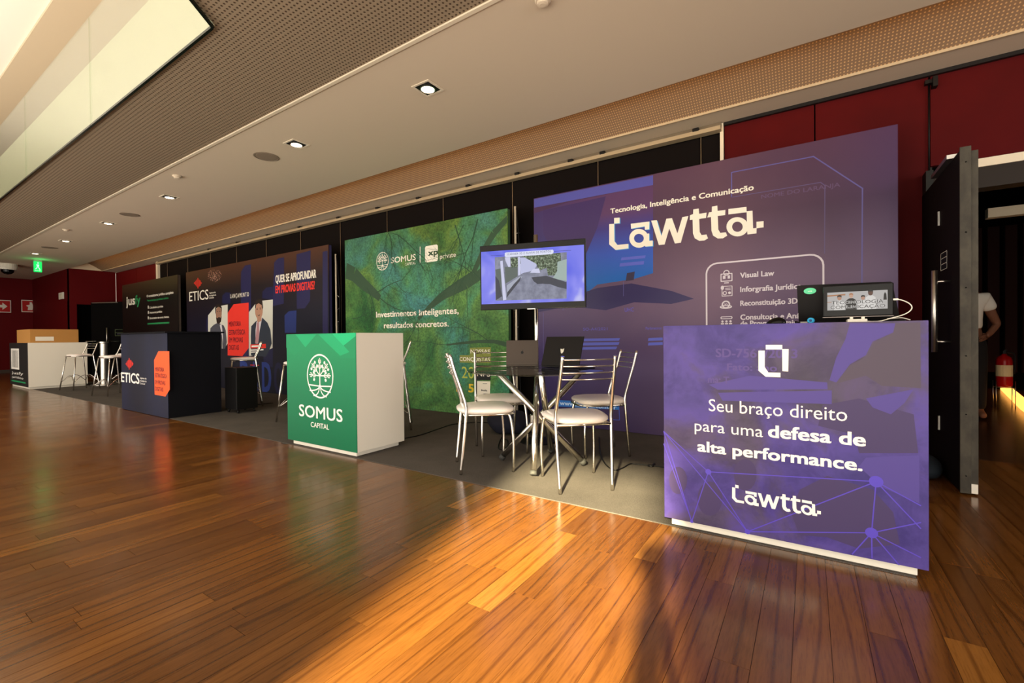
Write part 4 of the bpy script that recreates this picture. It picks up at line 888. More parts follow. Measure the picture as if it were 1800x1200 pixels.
tc = t.n('ShaderNodeTexCoord'); nz_ = t.noise(tc.outputs['Object'], 18, 4); t.l(t.ramp(nz_, [(.35, srgb(120, 124, 146)), (.65, srgb(150, 154, 176))]), t.b.inputs['Emission Color']); t.b.inputs['Emission Strength'].default_value = .8
sdec('scan_picture', [S([(290, 400), (1260, 310), (1265, 920), (305, 960)])], m_road, .0009)
sdec('scan_sky', [S([(640, 400), (760, 385), (880, 470), (830, 560), (700, 590), (655, 610), (640, 500)])], emat('screen_pale', srgb(196, 200, 236), .85), .0011)
m_tree, t = mk('screen_trees', (0, 0, 0), rough=.3)
tc = t.n('ShaderNodeTexCoord'); nz_ = t.noise(tc.outputs['Object'], 60, 4, .7); t.l(t.ramp(nz_, [(.38, srgb(24, 34, 26)), (.52, srgb(92, 112, 84)), (.68, srgb(190, 204, 180))]), t.b.inputs['Emission Color']); t.b.inputs['Emission Strength'].default_value = .8
sdec('scan_trees', [S([(660, 370), (1180, 320), (1190, 470), (1140, 540), (1130, 620), (1020, 620), (1000, 520), (900, 560), (860, 470), (740, 410)]), S([(510, 400), (640, 395), (650, 470), (620, 520), (520, 530)])], m_tree, .0013)
sdec('scan_wall', [S([(430, 520), (610, 520), (610, 640), (440, 740)]), S([(300, 560), (380, 540), (390, 820), (330, 800)])], emat('screen_grey_green', srgb(96, 108, 104), .8), .0013)
sdec('scan_wall', [S([(1140, 440), (1262, 400), (1264, 690), (1080, 660), (1140, 560)])], emat('screen_pale_green', srgb(170, 190, 184), .8), .0014)
sdec('scan_shadow', [S([(800, 650), (1000, 625), (1262, 705), (1264, 795), (1150, 770), (1050, 735), (950, 730), (880, 735), (830, 700)]), S([(460, 920), (640, 700), (660, 640), (560, 740), (470, 850)]), S([(300, 640), (350, 700), (400, 900), (310, 955)])], emat('screen_dark', srgb(62, 66, 80), .8), .0015)
sdec('scan_kerb', [S([(460, 760), (640, 640), (680, 640), (560, 760), (470, 850)])], emat('screen_light_grey', srgb(176, 182, 200), .8), .0014)
sdec('scan_post', [S([(365, 450), (400, 440), (458, 945), (412, 955)]), S([(430, 400), (505, 392), (510, 520), (480, 520), (440, 440)]), S([(612, 390), (640, 385), (650, 620), (618, 630)])], emat('screen_white', srgb(214, 216, 246), .85), .0017)
sdec('scan_car', [S([(780, 590), (820, 540), (900, 530), (915, 590)])], MATS['screen_white'], .0017)
sdec('title_bar', [S([(430, 345), (445, 335), (1080, 280), (1092, 300), (1085, 325), (1070, 340), (445, 395), (430, 385)])], emat('screen_title', srgb(226, 230, 252), .9), .002)
sdec('title_line', [S([(232, 383), (430, 365), (430, 369), (232, 387)]), S([(1090, 300), (1315, 283), (1315, 287), (1090, 304)])], emat('screen_navy', srgb(40, 40, 90), .8), .002)
vs_, fs = text_polys('SCANNER 3D E NUVEM DE PONTOS', 0, 1.25); a, b = su(458, 372), su(1052, 316)
me = bpy.data.meshes.new('lettering'); me.from_pydata([((a[0]+x*(b[0]-a[0]))*SW, -.0024, (a[1]*(1-x)+b[1]*x)*SH+y/CAPH*.017) for x, y in vs_], [], fs); me.materials.append(MATS['screen_navy']); o = bpy.data.objects.new('lettering', me); C.objects.link(o); o.parent = tv
bm = bmesh.new(); bm_box(bm, -.035, -.002, -tvh/2-.004, .035, .01, -tvh/2+.004, .001); tvp('maker_plate', bm, m_steel)
def setpose(o, loc, rz, rx=0): o.location = loc; o.rotation_euler = (rx, 0, rz)
TL = ony(841, 433, 3.14); TR = ony(1028, 416, 3.38)
# solve: centre of the set along the two measured corners
cTL, cBR = ony(844, 490, 3.14), ony(1029.5, 478, 3.385)
cen = (cTL+cBR)/2; dirv = cBR-cTL; rz_tv = math.atan2(dirv.y, dirv.x)
setpose(tv, (cen.x, cen.y, cen.z), rz_tv); k_ = dirv.xy.length/tvw; tv.scale = (k_, 1, k_)
st = thing('tv_stand', 'chrome pole stand carrying the television behind the glass table', 'stand', (ony(943, 560, 3.74).x, 3.74, .004))
tube('pole', [(0, 0, .03), (0, 0, 1.97)], .022, m_chrome, st, 16)
bm = bmesh.new(); bm_lathe(bm, [(.17, 0), (.17, .012), (.05, .03), (.03, .06)], 28); obj('base_plate', bm, m_black, st)
bm = bmesh.new(); bm_box(bm, -.06, -.36, 1.47, .12, .03, 1.56, .004); obj('wall_bracket', bm, m_black, st)
bag = tag(obj('cloth_bag', (lambda bm: (bmesh.ops.create_icosphere(bm, subdivisions=3, radius=.2), [v.co.__setitem__(slice(0, 3), (v.co.x*1.3+.02*math.sin(v.co.y*30), v.co.y*.9, max(-.1, v.co.z*.62+.02*math.sin(v.co.x*25)))) for v in bm.verts], bm)[2])(bmesh.new()), mat('dark_cloth', srgb(26, 27, 40), .9)), 'dark navy cloth bag slumped on the carpet behind the table', 'bag')
bag.location = (-2.62, 3.95, .105); bag.data.polygons.foreach_set('use_smooth', [True]*len(bag.data.polygons))

# ------------------------------------------------------------------ glass table
tc_ = Vector((-1.775, 3.03, 0)); tb = thing('glass_table', 'round clear glass table on crossed chrome tube legs', 'table', (tc_.x, tc_.y, .004))
m_tg = bpy.data.materials.new('table_glass'); m_tg.use_nodes = True; g = m_tg.node_tree; g.nodes.clear()
o_ = g.nodes.new('ShaderNodeOutputMaterial'); mx = g.nodes.new('ShaderNodeMixShader'); tr = g.nodes.new('ShaderNodeBsdfTransparent'); gl = g.nodes.new('ShaderNodeBsdfGlossy')
tr.inputs[0].default_value = (.72, .78, .76, 1); gl.inputs['Roughness'].default_value = .01; lw = g.nodes.new('ShaderNodeLayerWeight'); lw.inputs[0].default_value = .25
g.links.new(lw.outputs['Facing'], mx.inputs[0]); g.links.new(tr.outputs[0], mx.inputs[1]); g.links.new(gl.outputs[0], mx.inputs[2]); g.links.new(mx.outputs[0], o_.inputs[0])
bm = bmesh.new(); bm_lathe(bm, [(.525, .738), (.53, .742), (.525, .748)], 64); obj('glass_top', bm, m_tg, tb)
legs_ = [((-2.078, 2.994), (-1.472, 3.233)), ((-1.449, 3.208), (-1.965, 2.804)), ((-1.633, 2.749), (-1.812, 3.134)), ((-1.845, 3.405), (-1.649, 2.901))]
for k, (a, b) in enumerate(legs_):
    p = [Vector((a[0]-tc_.x, a[1]-tc_.y, .026)), Vector((b[0]-tc_.x, b[1]-tc_.y, .73))]; p.insert(1, (p[0]+p[1])/2)
    lg = tube('leg', p, .0235, m_chrome, tb, 16); tube('foot_cap', [p[0]-Vector((0, 0, .004)), p[0]+(p[1]-p[0])*.06], .0255, m_rubber, lg, 14)
    bm = bmesh.new(); bm_lathe(bm, [(.03, .730), (.03, .738)], 16, (p[2].x, p[2].y, 0)); obj('suction_pad', bm, m_steel, lg)
bm = bmesh.new(); bm_lathe(bm, [(.045, .34), (.05, .345), (.05, .40), (.045, .405)], 24, (.02, -.02, 0)); obj('centre_hub', bm, m_chrome, tb)

# ------------------------------------------------------------------ chairs
def seat_bm(w0, w1, d, z, th=.045):
    """rounded upholstered seat; front edge toward +y"""
    bm = bmesh.new(); n = 40; rings = []
    def outline(s):
        pts = []
        for k in range(n):
            a = 2*PI*k/n; c, s_ = math.cos(a), math.sin(a); e = .62
            u = math.copysign(abs(c)**e, c); v = math.copysign(abs(s_)**e, s_)
            hw = (w0+w1)/4+(w1-w0)/4*v; pts.append((u*hw*s, v*d/2*s))
        return pts
    for s, zz in ((.94, 0), (1.0, .012), (1.0, .026), (.93, .038), (.7, .047), (.35, .052)):
        rings.append([bm.verts.new((x, y, z+zz*th/.045)) for x, y in outline(s)])
    for A, B in zip(rings, rings[1:]):
        for i in range(n): f = bm.faces.new((A[i], A[(i+1) % n], B[(i+1) % n], B[i])); f.smooth = True
    bm.faces.new(rings[0][::-1]); f = bm.faces.new(rings[-1]); f.smooth = True
    return bm
def make_chair(label):
    t = thing('dining_chair', label, 'chair')
    obj('seat', seat_bm(.37, .46, .43, .438), m_vinyl, t)
    bm = bmesh.new(); pts = spline([(-.17, -.17, 0), (-.185, .05, 0), (-.15, .19, 0), (0, .215, 0), (.15, .19, 0), (.185, .05, 0), (.17, -.17, 0)], 4); bm_tube(bm, [(p.x, p.y, .428) for p in pts], .009, 8)
    bm_tube(bm, [(-.18, -.17, .428), (.18, -.17, .428)], .009, 8); obj('seat_frame', bm, m_chrome, t)
    for s in (-1, 1):
        tube('leg', spline([(s*.175, -.205, .0), (s*.182, -.185, .2), (s*.188, -.165, .42), (s*.188, -.165, .50), (s*.182, -.20, .62), (s*.176, -.245, .76), (s*.172, -.275, .875)], 5), .0115, m_chrome, t, 12)
        tube('leg', spline([(s*.192, .18, .0), (s*.198, .185, .2), (s*.19, .172, .36), (s*.182, .155, .43)], 5), .0105, m_chrome, t, 12)
    for z, y in ((.853, -.268), (.812, -.258), (.770, -.247), (.728, -.233)):
        tube('back_rail', spline([(-.175, y, z), (-.09, y-.028, z), (0, y-.036, z), (.09, y-.028, z), (.175, y, z)], 4), .0048, m_chrome, t, 8)
    return t
def rear_mid(a, b): return (Vector(a)+Vector(b))/2
ch = [((-2.124, 2.542), (-2.364, 2.782), 'white seated chrome chair at left of the glass table, nearest the green counter'),
      ((-1.320, 2.548), (-1.063, 2.793), 'white seated chrome chair with its back to the camera, nearest of the four'),
      ((-1.244, 3.662), (-1.475, 3.925), 'white seated chrome chair at the right rear, against the purple backdrop'),
      ((-2.560, 3.294), (-2.325, 3.555), 'white seated chrome chair at the rear left, seen behind the table legs')]
c0 = None
for k, (a, b, lab) in enumerate(ch):
    a, b = Vector((*a, 0)), Vector((*b, 0)); mid = (a+b)/2; ax = (b-a).normalized(); fwd = Vector((-ax.y, ax.x, 0))
    if fwd.dot(tc_-mid) < 0: fwd = -fwd
    loc = mid+fwd*.205; rz = math.atan2(fwd.y, fwd.x)-PI/2; loc.z = .0055
    if c0 is None: c0 = make_chair(lab); c0.location = loc; c0.rotation_euler = (0, 0, rz); c0['group'] = 'chairs around the glass table'
    else: dup(c0, loc, rz, lab)

def make_stool(label):
    t = thing('bar_stool', label, 'bar stool', group='chrome bar stools with white seats')
    obj('seat', seat_bm(.33, .37, .36, .70, .035), m_vinyl, t)
    bm = bmesh.new(); bm_tube(bm, [(-.16, -.15, .692), (-.15, .16, .692), (.15, .16, .692), (.16, -.15, .692), (-.16, -.15, .692)], .009, 8); obj('seat_frame', bm, m_chrome, t)
    for s in (-1, 1):
        tube('leg', spline([(s*.22, -.23, 0), (s*.19, -.19, .35), (s*.165, -.15, .69), (s*.165, -.15, .74), (s*.16, -.20, .86), (s*.158, -.235, .965)], 4), .011, m_chrome, t, 10)
        tube('leg', [(s*.22, .23, 0), (s*.15, .15, .69)], .011, m_chrome, t, 10)
    for z, y in ((.945, -.228), (.90, -.213), (.85, -.193)):
        tube('back_rail', spline([(-.16, y, z), (0, y-.03, z), (.16, y, z)], 4), .006, m_chrome, t, 6)
    for pts in ([(-.205, .213, .17), (0, .16, .30), (.205, .213, .17)], [(-.205, -.213, .17), (0, -.16, .30), (.205, -.213, .17)], [(-.205, -.213, .17), (-.15, 0, .30), (-.205, .213, .17)], [(.205, -.213, .17), (.15, 0, .30), (.205, .213, .17)]):
        tube('footrest', spline(pts, 5), .006, m_chrome, t, 6)
    return t
stools = [((-12.75, 2.95), math.radians(195), 'chrome bar stool beside the far white counter, leftmost of the far stools'),
          ((-10.85, 2.98), math.radians(195), 'chrome bar stool half hidden behind the left edge of the navy counter'),
          ((-12.3, 3.62), math.radians(110), 'chrome bar stool facing away, between the two other far stools'),
          ((-7.15, 3.50), math.radians(155), 'chrome bar stool behind the right side of the navy counter'),
          ((-5.12, 3.17), math.radians(78), 'chrome bar stool behind the left side of the green counter'),
          ((-3.93, 3.49), math.radians(135), 'chrome bar stool behind the green counter, its backrest against the canopy print')]
s0_ = None
for (x, y), rz, lab in stools:
    if s0_ is None: s0_ = make_stool(lab); s0_.location = (x, y, .006); s0_.rotation_euler = (0, 0, rz)
    else: dup(s0_, (x, y, .006), rz, lab)
# steel column table between the far stools
ta = thing('bar_table', 'slim brushed steel pedestal standing among the far bar stools', 'table', (-13.55, 3.55, .004))
bm = bmesh.new(); bm_lathe(bm, [(.07, .02), (.07, .95), (.09, .96), (.09, .99)], 24); obj('column', bm, m_steel, ta)
bm = bmesh.new(); bm_lathe(bm, [(.24, 0), (.24, .015), (.08, .03)], 28); obj('base_plate', bm, m_steel, ta)
bm = bmesh.new(); bm_lathe(bm, [(.30, .99), (.305, 1.0), (.30, 1.01)], 36); obj('table_top', bm, m_tg, ta)
bb = thing('storage_box', 'black box shaped speaker cabinet beside the navy counter', 'box', (-6.62, 3.20, .004))
bm = bmesh.new(); bm_box(bm, -.16, -.14, .05, .16, .14, .62, .008); obj('cabinet', bm, m_black, bb)
bm = bmesh.new()
for s in (-1, 1):
    for q in (-1, 1): bm_tube(bm, [(s*.12, q*.10, .05), (s*.13, q*.11, 0)], .014, 8)
obj('foot', bm, m_black, bb)

# ------------------------------------------------------------------ laptops on the table
def laptop(label, loc, rz, wd, dp, mlid, tilt, mk_):
    L = thing('laptop', label, 'laptop', loc, rz)
    bm = bmesh.new(); bm_box(bm, -wd/2, 0, 0, wd/2, dp, .014, .003); b = obj('keyboard_base', bm, mlid, L)
    bm = bmesh.new()
    for r_ in range(4):
        for c_ in range(12): bm_box(bm, -wd/2+.02+c_*(wd-.04)/12, .04+r_*.026, .014, -wd/2+.02+c_*(wd-.04)/12+(wd-.04)/12-.003, .04+r_*.026+.022, .0165)
    obj('keys', bm, m_black, b, kind='stuff')
    bm = bmesh.new(); bm_box(bm, -wd/2, -.008, 0, wd/2, 0, dp, .003)
    R = Matrix.Rotation(tilt, 3, 'X')
    for v in bm.verts: v.co = R @ v.co + Vector((0, 0, .012))
    lid = obj('lid', bm, mlid, L)
    bm = bmesh.new(); bm_box(bm, -wd/2+.006, .0004, .008, wd/2-.006, .001, dp-.006)
    for v in bm.verts: v.co = R @ v.co + Vector((0, 0, .012))
    obj('screen', bm, m_blackgl, L)
    bm = bmesh.new()
    for p in mk_: bm.faces.new([bm.verts.new((x, -.0086, dp*.5+z)) for x, z in p])
    for v in bm.verts: v.co = R @ v.co + Vector((0, 0, .012))
    obj('lid_emblem', bm, m_black if mlid is m_grey_al else m_white, lid)
    return L
m_grey_al = mat('space_grey', srgb(70, 62, 56), .4, .5)
m_dkplast = mat('dark_plastic', srgb(14, 11, 11), .4, spec=.15)
apple = [ell(0, 0, .012, .013, 16), [(.001, .014), (.007, .016), (.006, .023), (.001, .021)]]
laptop('grey aluminium laptop open on the table with dark round emblem on its lid', (onz(918, 644, .7545)), math.radians(30), .27, .215, m_grey_al, math.radians(-14), apple)
flame = [[(-.018, .02), (-.008, .016), (-.005, -.008), (0, -.022), (-.008, -.014)], [(-.004, .022), (.006, .010), (.006, -.012), (0, -.022), (-.003, 0)], [(.009, .018), (.017, .024), (.014, -.004), (.006, -.02), (.008, 0)]]
laptop('black laptop with pale flame emblem, right hand one on the glass table', (onz(984, 646, .7545)), math.radians(-6), .36, .25, m_dkplast, math.radians(-20), flame)

# ------------------------------------------------------------------ things on the purple counter (top z 1.053)
ZT = 1.053
def at(px, py): return ony(px, py, 2.62)
lp = thing('laptop', 'black laptop on the purple counter, lid toward the camera with green oval sticker', 'laptop', (0, 0, 0))
la, lb = at(1404, 560), at(1580, 556); 
yb_, yt_ = 2.70, 2.66
def on_y(px, py, Y): v = ony(px, py, Y); return v
bm = bmesh.new()
q = [on_y(1404, 567, 2.74), on_y(1583, 565, 2.74), on_y(1568, 494.5, 2.70), on_y(1400.5, 501.5, 2.70)]
q[0].z = q[1].z = ZT+.012
F_ = [bm.verts.new(v) for v in q]; B_ = [bm.verts.new(v+Vector((0, .012, 0))) for v in q]
bm.faces.new(F_); bm.faces.new(B_[::-1])
for i in range(4): bm.faces.new((F_[i], F_[(i+1) % 4], B_[(i+1) % 4], B_[i]))
bmesh.ops.bevel(bm, geom=[e for e in bm.edges], offset=.003, segments=2, affect='EDGES')
lid = obj('lid', bm, m_dkplast, lp)
bm = bmesh.new(); bm_box(bm, q[0].x+.004, 2.745, ZT, q[1].x+.02, 2.93, ZT+.015, .003); obj('keyboard_base', bm, m_dkplast, lp)
e_ = on_y(1423.7, 511.3, 2.70); bm = bmesh.new(); bm.faces.new([bm.verts.new((x, 2.6995, z)) for x, z in ell(e_.x, e_.z, .026, .0155, 28)]); obj('oval_sticker', bm, mat('mint', srgb(92, 200, 150), .5), lid, label='green oval sticker')
vs_, fs = text_polys('olá', 0, 1); me = bpy.data.meshes.new('lettering'); me.from_pydata([(e_.x-.009+x*.018, 2.6991, e_.z-.004+y*.010) for x, y in vs_], [], fs); me.materials.append(m_white_print); o = bpy.data.objects.new('lettering', me); C.objects.link(o); o.parent = lid
ts = thing('portable_display', 'small black display showing four people, on white stand on the purple counter', 'display', (0, 0, 0))
YD = 2.60
d0, d1, d2, d3 = [ony(*p, YD) for p in ((1447, 557), (1574, 554), (1567, 496.5), (1447, 503))]
d0.z = d1.z = (d0.z+d1.z)/2; zt_ = (d2.z+d3.z)/2
bm = bmesh.new(); bm_box(bm, d0.x, YD, d0.z, d2.x+.008, YD+.010, zt_, .004); cas = obj('casing', bm, m_blackgl, ts)
m_lip = mat('metal_lip', srgb(120, 112, 108), .35, .6)
bm = bmesh.new(); bm_box(bm, d0.x-.002, YD-.002, d0.z-.004, d2.x+.008, YD+.014, d0.z, .001); obj('bottom_lip', bm, m_lip, cas)
g0 = [ony(1454.7, 513.6, YD), ony(1559.6, 510, YD), ony(1561, 542, YD), ony(1453.8, 545.6, YD)]; gx0, gx1 = (g0[0].x+g0[3].x)/2, (g0[1].x+g0[2].x)/2; gz1, gz0 = (g0[0].z+g0[1].z)/2, (g0[2].z+g0[3].z)/2
def G(pts): return [(gx0+(a-645)/(1240-645)*(gx1-gx0), gz1+(gz0-gz1)*(b-235)/(415-235)) for a, b in pts]
D = lambda n, polys, m, l: decal(ts, n, polys, m, YD, l)
D('screen', [G([(645, 235), (1240, 235), (1240, 415), (645, 415)])], emat('display_pale', srgb(190, 186, 184), .8), .0006)
D('screen_furniture', [G([(645, 262), (830, 255), (830, 270), (645, 275)]), G([(645, 330), (690, 330), (690, 335), (645, 335)])], emat('display_tan', srgb(176, 120, 80), .8), .0009)
sk = [emat('display_skin%d' % i, c, .8) for i, c in enumerate((srgb(186, 140, 116), srgb(206, 164, 140), srgb(190, 146, 124), srgb(96, 62, 50)))]
dk = emat('display_dark', srgb(24, 22, 24), .8); wh = emat('display_white', srgb(226, 222, 218), .8)
for i, (cx_, cy_, hs, top_m) in enumerate(((770, 292, 22, wh), (888, 275, 20, dk), (1005, 300, 20, wh), (1078, 255, 24, wh))):
    D('screen_figure', [G([(cx_-55, 415), (cx_-48, cy_+45), (cx_-18, cy_+26), (cx_+18, cy_+26), (cx_+48, cy_+45), (cx_+55, 415)])], top_m, .0012+i*.0001)
    D('screen_face', [G(ell(cx_, cy_, hs, hs*1.15, 18))], sk[i], .0016)
    D('screen_hair', [G([(cx_-hs, cy_), (cx_-hs, cy_-hs*.9), (cx_, cy_-hs*1.35), (cx_+hs, cy_-hs*.9), (cx_+hs, cy_), (cx_+hs*.6, cy_-hs*.5), (cx_-hs*.6, cy_-hs*.5)])], dk if i != 1 else MATS['display_tan'], .0018)
D('screen_figure', [G([(1200, 330), (1205, 275), (1215, 255), (1228, 275), (1232, 330)])], dk, .0012)
for s, a_, b_, yb2 in (('TECONOLOGIA', 692, 1198, 356), ('COMUNICAÇÃO', 680, 1215, 402)):
    c = G([(a_, yb2), (b_, yb2), (a_, yb2-32)])
    for bo, mm, lf in ((.055, wh, .0021), (.0, dk, .0024)):
        o = text(ts, s, c[0][0], c[1][0], c[0][1], c[2][1]-c[0][1], mm, YD, bold=bo, lift=lf)
ws = thing('charging_dock', 'white plastic dock holding up the small display on the counter', 'dock', (0, 0, 0))
w0, w1 = ony(1489, 566, 2.585), ony(1524, 565, 2.585)
bm = bmesh.new(); bm_box(bm, w0.x, 2.565, ZT, w1.x, 2.66, ZT+.016, .003); obj('dock_body', bm, m_white, ws)
bm = bmesh.new()
for fx_ in (.22, .8): x = w0.x+(w1.x-w0.x)*fx_; bm_box(bm, x-.006, 2.575, ZT+.016, x+.006, 2.599, ZT+.026, .002)
obj('dock_prong', bm, m_white, ws)
d_off = (ZT+.022)-(d0.z-.004)
cab = thing('charging_cable', 'white charging cable looping from the right side of the small display', 'cable', (0, 0, 0))
cpts = [ony(*p, Y) for p, Y in (((1572, 526), 2.60), ((1584, 527), 2.60), ((1598, 533), 2.60), ((1603, 541), 2.60), ((1596, 549), 2.59), ((1582, 555), 2.58), ((1566, 559), 2.57), ((1548, 564), 2.56))]
cpts2 = cpts+[Vector((w1.x+.02, 2.60, ZT+.004)), Vector((w1.x, 2.61, ZT+.006))]
for v in cpts2: v.z = max(v.z, ZT+.003)
tube('cord', spline(cpts2, 5), .0022, m_white, cab, 8)
bm = bmesh.new(); v = cpts[0]; bm_box(bm, v.x-.004, v.y-.003, v.z-.004, v.x+.014, v.y+.004, v.z+.004, .0015); obj('plug', bm, m_white, cab)
cab2 = tag(tube('power_cord', spline([ony(1600, 562, 2.75), ony(1585, 558.5, 2.74), ony(1560, 560, 2.70)], 6), .0022, m_white), 'second white cord lying behind the small display', 'cable')
for v in cab2.data.vertices: v.co.z = max(v.co.z, ZT+.001)
mo = thing('computer_mouse', 'black computer mouse near the left part of the purple counter top', 'mouse', (ony(1364, 568, 2.60).x, 2.60, ZT), math.radians(60))
bm = bmesh.new(); bmesh.ops.create_uvsphere(bm, u_segments=20, v_segments=12, radius=1)
for v in bm.verts:
    v.co = Vector((v.co.x*.031, v.co.y*.05, max(0, v.co.z)*.034*(1-.25*v.co.y))); 
for f in bm.faces: f.smooth = True
bmesh.ops.remove_doubles(bm, verts=bm.verts, dist=.00005); obj('shell', bm, m_blackgl, mo)
bm = bmesh.new(); bm_lathe(bm, [(.004, -.003), (.006, -.001), (.006, .001), (.004, .003)], 12)
bmesh.ops.rotate(bm, verts=bm.verts, cent=(0, 0, 0), matrix=Matrix.Rotation(PI/2, 3, 'Y'))
for v in bm.verts: v.co += Vector((0, .026, .0275))
obj('scroll_wheel', bm, m_steel, mo)
us = thing('usb_adapter', 'blue and grey usb plug lying beside the mouse on the counter', 'adapter', (ony(1422, 566, 2.58).x, 2.58, ZT), math.radians(-10))
bm = bmesh.new(); bm_box(bm, -.034, -.008, 0, -.004, .008, .010, .002); obj('grey_body', bm, mat('grey_plastic', srgb(150, 146, 140), .5), us)
bm = bmesh.new(); bm_lathe(bm, [(.012, -.01), (.014, -.008), (.014, .008), (.012, .01)], 20); bmesh.ops.rotate(bm, verts=bm.verts, cent=(0, 0, 0), matrix=Matrix.Rotation(PI/2, 3, 'X'))
for v in bm.verts: v.co += Vector((.008, 0, .014))
hubm = obj('blue_reel', bm, mat('cyan_plastic', srgb(30, 150, 200), .35), us)
bm = bmesh.new(); bm.faces.new([bm.verts.new((.008+x, -.0104, .014+z)) for x, z in ell(0, 0, .006, .006, 14)]); obj('reel_cap', bm, mat('navy_plastic', srgb(14, 60, 110), .4), hubm)
sc_ = tag(tube('short_cable', spline([(us.location.x-.034, 2.58, ZT+.004), (us.location.x-.055, 2.60, ZT+.012), (us.location.x-.05, 2.64, ZT+.004), (us.location.x-.01, 2.66, ZT+.004)], 5), .003, m_black), 'short black cable coiled behind the blue usb plug', 'cable')

# ------------------------------------------------------------------ cables on the carpet
def fl(pts, z=.009): return [onz(a, b, z) for a, b in pts]
tag(tube('floor_cable', spline(fl([(1053, 768), (1055, 795), (1064, 815), (1080, 826), (1095, 822), (1108, 815), (1125, 816), (1146, 818), (1168, 821)]), 5), .005, m_black), 'thin black cable curling over the carpet by the front right chair', 'cable')
tag(tube('floor_cable', spline(fl([(1150, 816), (1146, 819), (1140, 818)]), 4), .012, m_black), 'small black cable joint on the carpet beside the purple counter', 'cable')
tag(tube('floor_cable', spline(fl([(712, 770), (740, 764), (775, 752), (800, 745), (850, 742), (885, 748), (915, 752)]), 5), .006, m_black), 'dark carpet crease drawn as a thin black line behind the left chair', 'cable')  # dark crease of the carpet, shaped as a thin tube
tag(tube('floor_cable', spline(fl([(890, 758), (880, 772), (876, 786), (884, 790), (893, 782), (890, 772), (882, 776)]), 5), .005, m_black), 'tangled black cable on the carpet near the television stand', 'cable')
tag(tube('floor_cable', spline(fl([(412, 718), (428, 713), (450, 711), (480, 708)]), 5), .007, m_black), 'black cable on the carpet beside the navy counter', 'cable')
clo = tag(obj('dark_sack', (lambda bm: (bmesh.ops.create_icosphere(bm, subdivisions=3, radius=.2), [v.co.__setitem__(slice(0, 3), (v.co.x*.6, v.co.y*1.1+.01*math.sin(v.co.x*40), max(-.06, v.co.z*.45))) for v in bm.verts], bm)[2])(bmesh.new()), mat('slate_cloth', srgb(34, 42, 50), .8)), 'dark bag on the floor between the purple counter and open door', 'bag')
clo.location = (.66, 4.3, .061); clo.data.polygons.foreach_set('use_smooth', [True]*len(clo.data.polygons))

# ------------------------------------------------------------------ person in the dark hall, mostly behind the door leaf
def skin_body(name, verts, edges, radii, m, parent, root=0, lv=2):
    me = bpy.data.meshes.new(name); me.from_pydata(verts, edges, []); o = bpy.data.objects.new(name, me); C.objects.link(o)
    me.materials.append(m); o.parent = parent; sk_ = me.skin_vertices if me.skin_vertices else None
    md = o.modifiers.new('skin', 'SKIN'); md.use_smooth_shade = True
    if not me.skin_vertices: me.attributes  # layer made by the modifier
    if len(me.skin_vertices) == 0:
        bm = bmesh.new(); bm.from_mesh(me); bm.verts.layers.skin.verify(); bm.to_mesh(me); bm.free()
    for v, r_ in zip(me.skin_vertices[0].data, radii): v.radius = r_ if isinstance(r_, tuple) else (r_, r_)
    for i, v in enumerate(me.skin_vertices[0].data): v.use_root = (i == root)
    s = o.modifiers.new('sub', 'SUBSURF'); s.levels = lv; s.render_levels = lv
    dg = bpy.context.evaluated_depsgraph_get(); dg.update(); nm = bpy.data.meshes.new_from_object(o.evaluated_get(dg)); o.modifiers.clear(); o.data = nm
    return o
m_skin = mat('skin', srgb(120, 78, 58), .55); m_tee = mat('white_tee', srgb(226, 220, 210), .85); m_trs = mat('dark_trousers', srgb(20, 18, 20), .85); m_hr = mat('dark_hair', srgb(18, 14, 12), .6)
ploc = onz(1697, 735, 0); pr = thing('person', 'person in white t-shirt and dark trousers, hand on hip, mostly hidden behind the door', 'person', (ploc.x, ploc.y, 0), YAW-math.atan(797/795.2)*1.0+math.radians(20))
# local frame: facing -y, +x is the side seen past the door
bv = [(0, 0, .95), (0, .01, 1.08), (0, .015, 1.25), (0, .02, 1.40), (0, .01, 1.49), (0, 0, 1.56),
      (.17, .02, 1.41), (.25, .04, 1.20), (.30, .06, 1.10), (.20, -.02, .99), (.16, -.05, .96),
      (-.17, .02, 1.41), (-.24, .02, 1.16), (-.26, -.04, .93), (-.26, -.06, .86),
      (.10, 0, .88), (.11, -.01, .50), (.12, .02, .10), (.12, -.12, .04), (-.10, 0, .88), (-.11, 0, .50), (-.12, .03, .10), (-.12, -.11, .04)]
be = [(0, 1), (1, 2), (2, 3), (3, 4), (4, 5), (3, 6), (6, 7), (7, 8), (8, 9), (9, 10), (3, 11), (11, 12), (12, 13), (13, 14), (0, 15), (15, 16), (16, 17), (17, 18), (0, 19), (19, 20), (20, 21), (21, 22)]
br = [(.14, .10), (.13, .095), (.15, .10), (.15, .095), .055, .055, .06, .047, .04, .032, .026, .06, .047, .036, .028, .085, .062, .045, .035, .085, .062, .045, .035]
body = skin_body('body', bv, be, br, m_skin, pr)
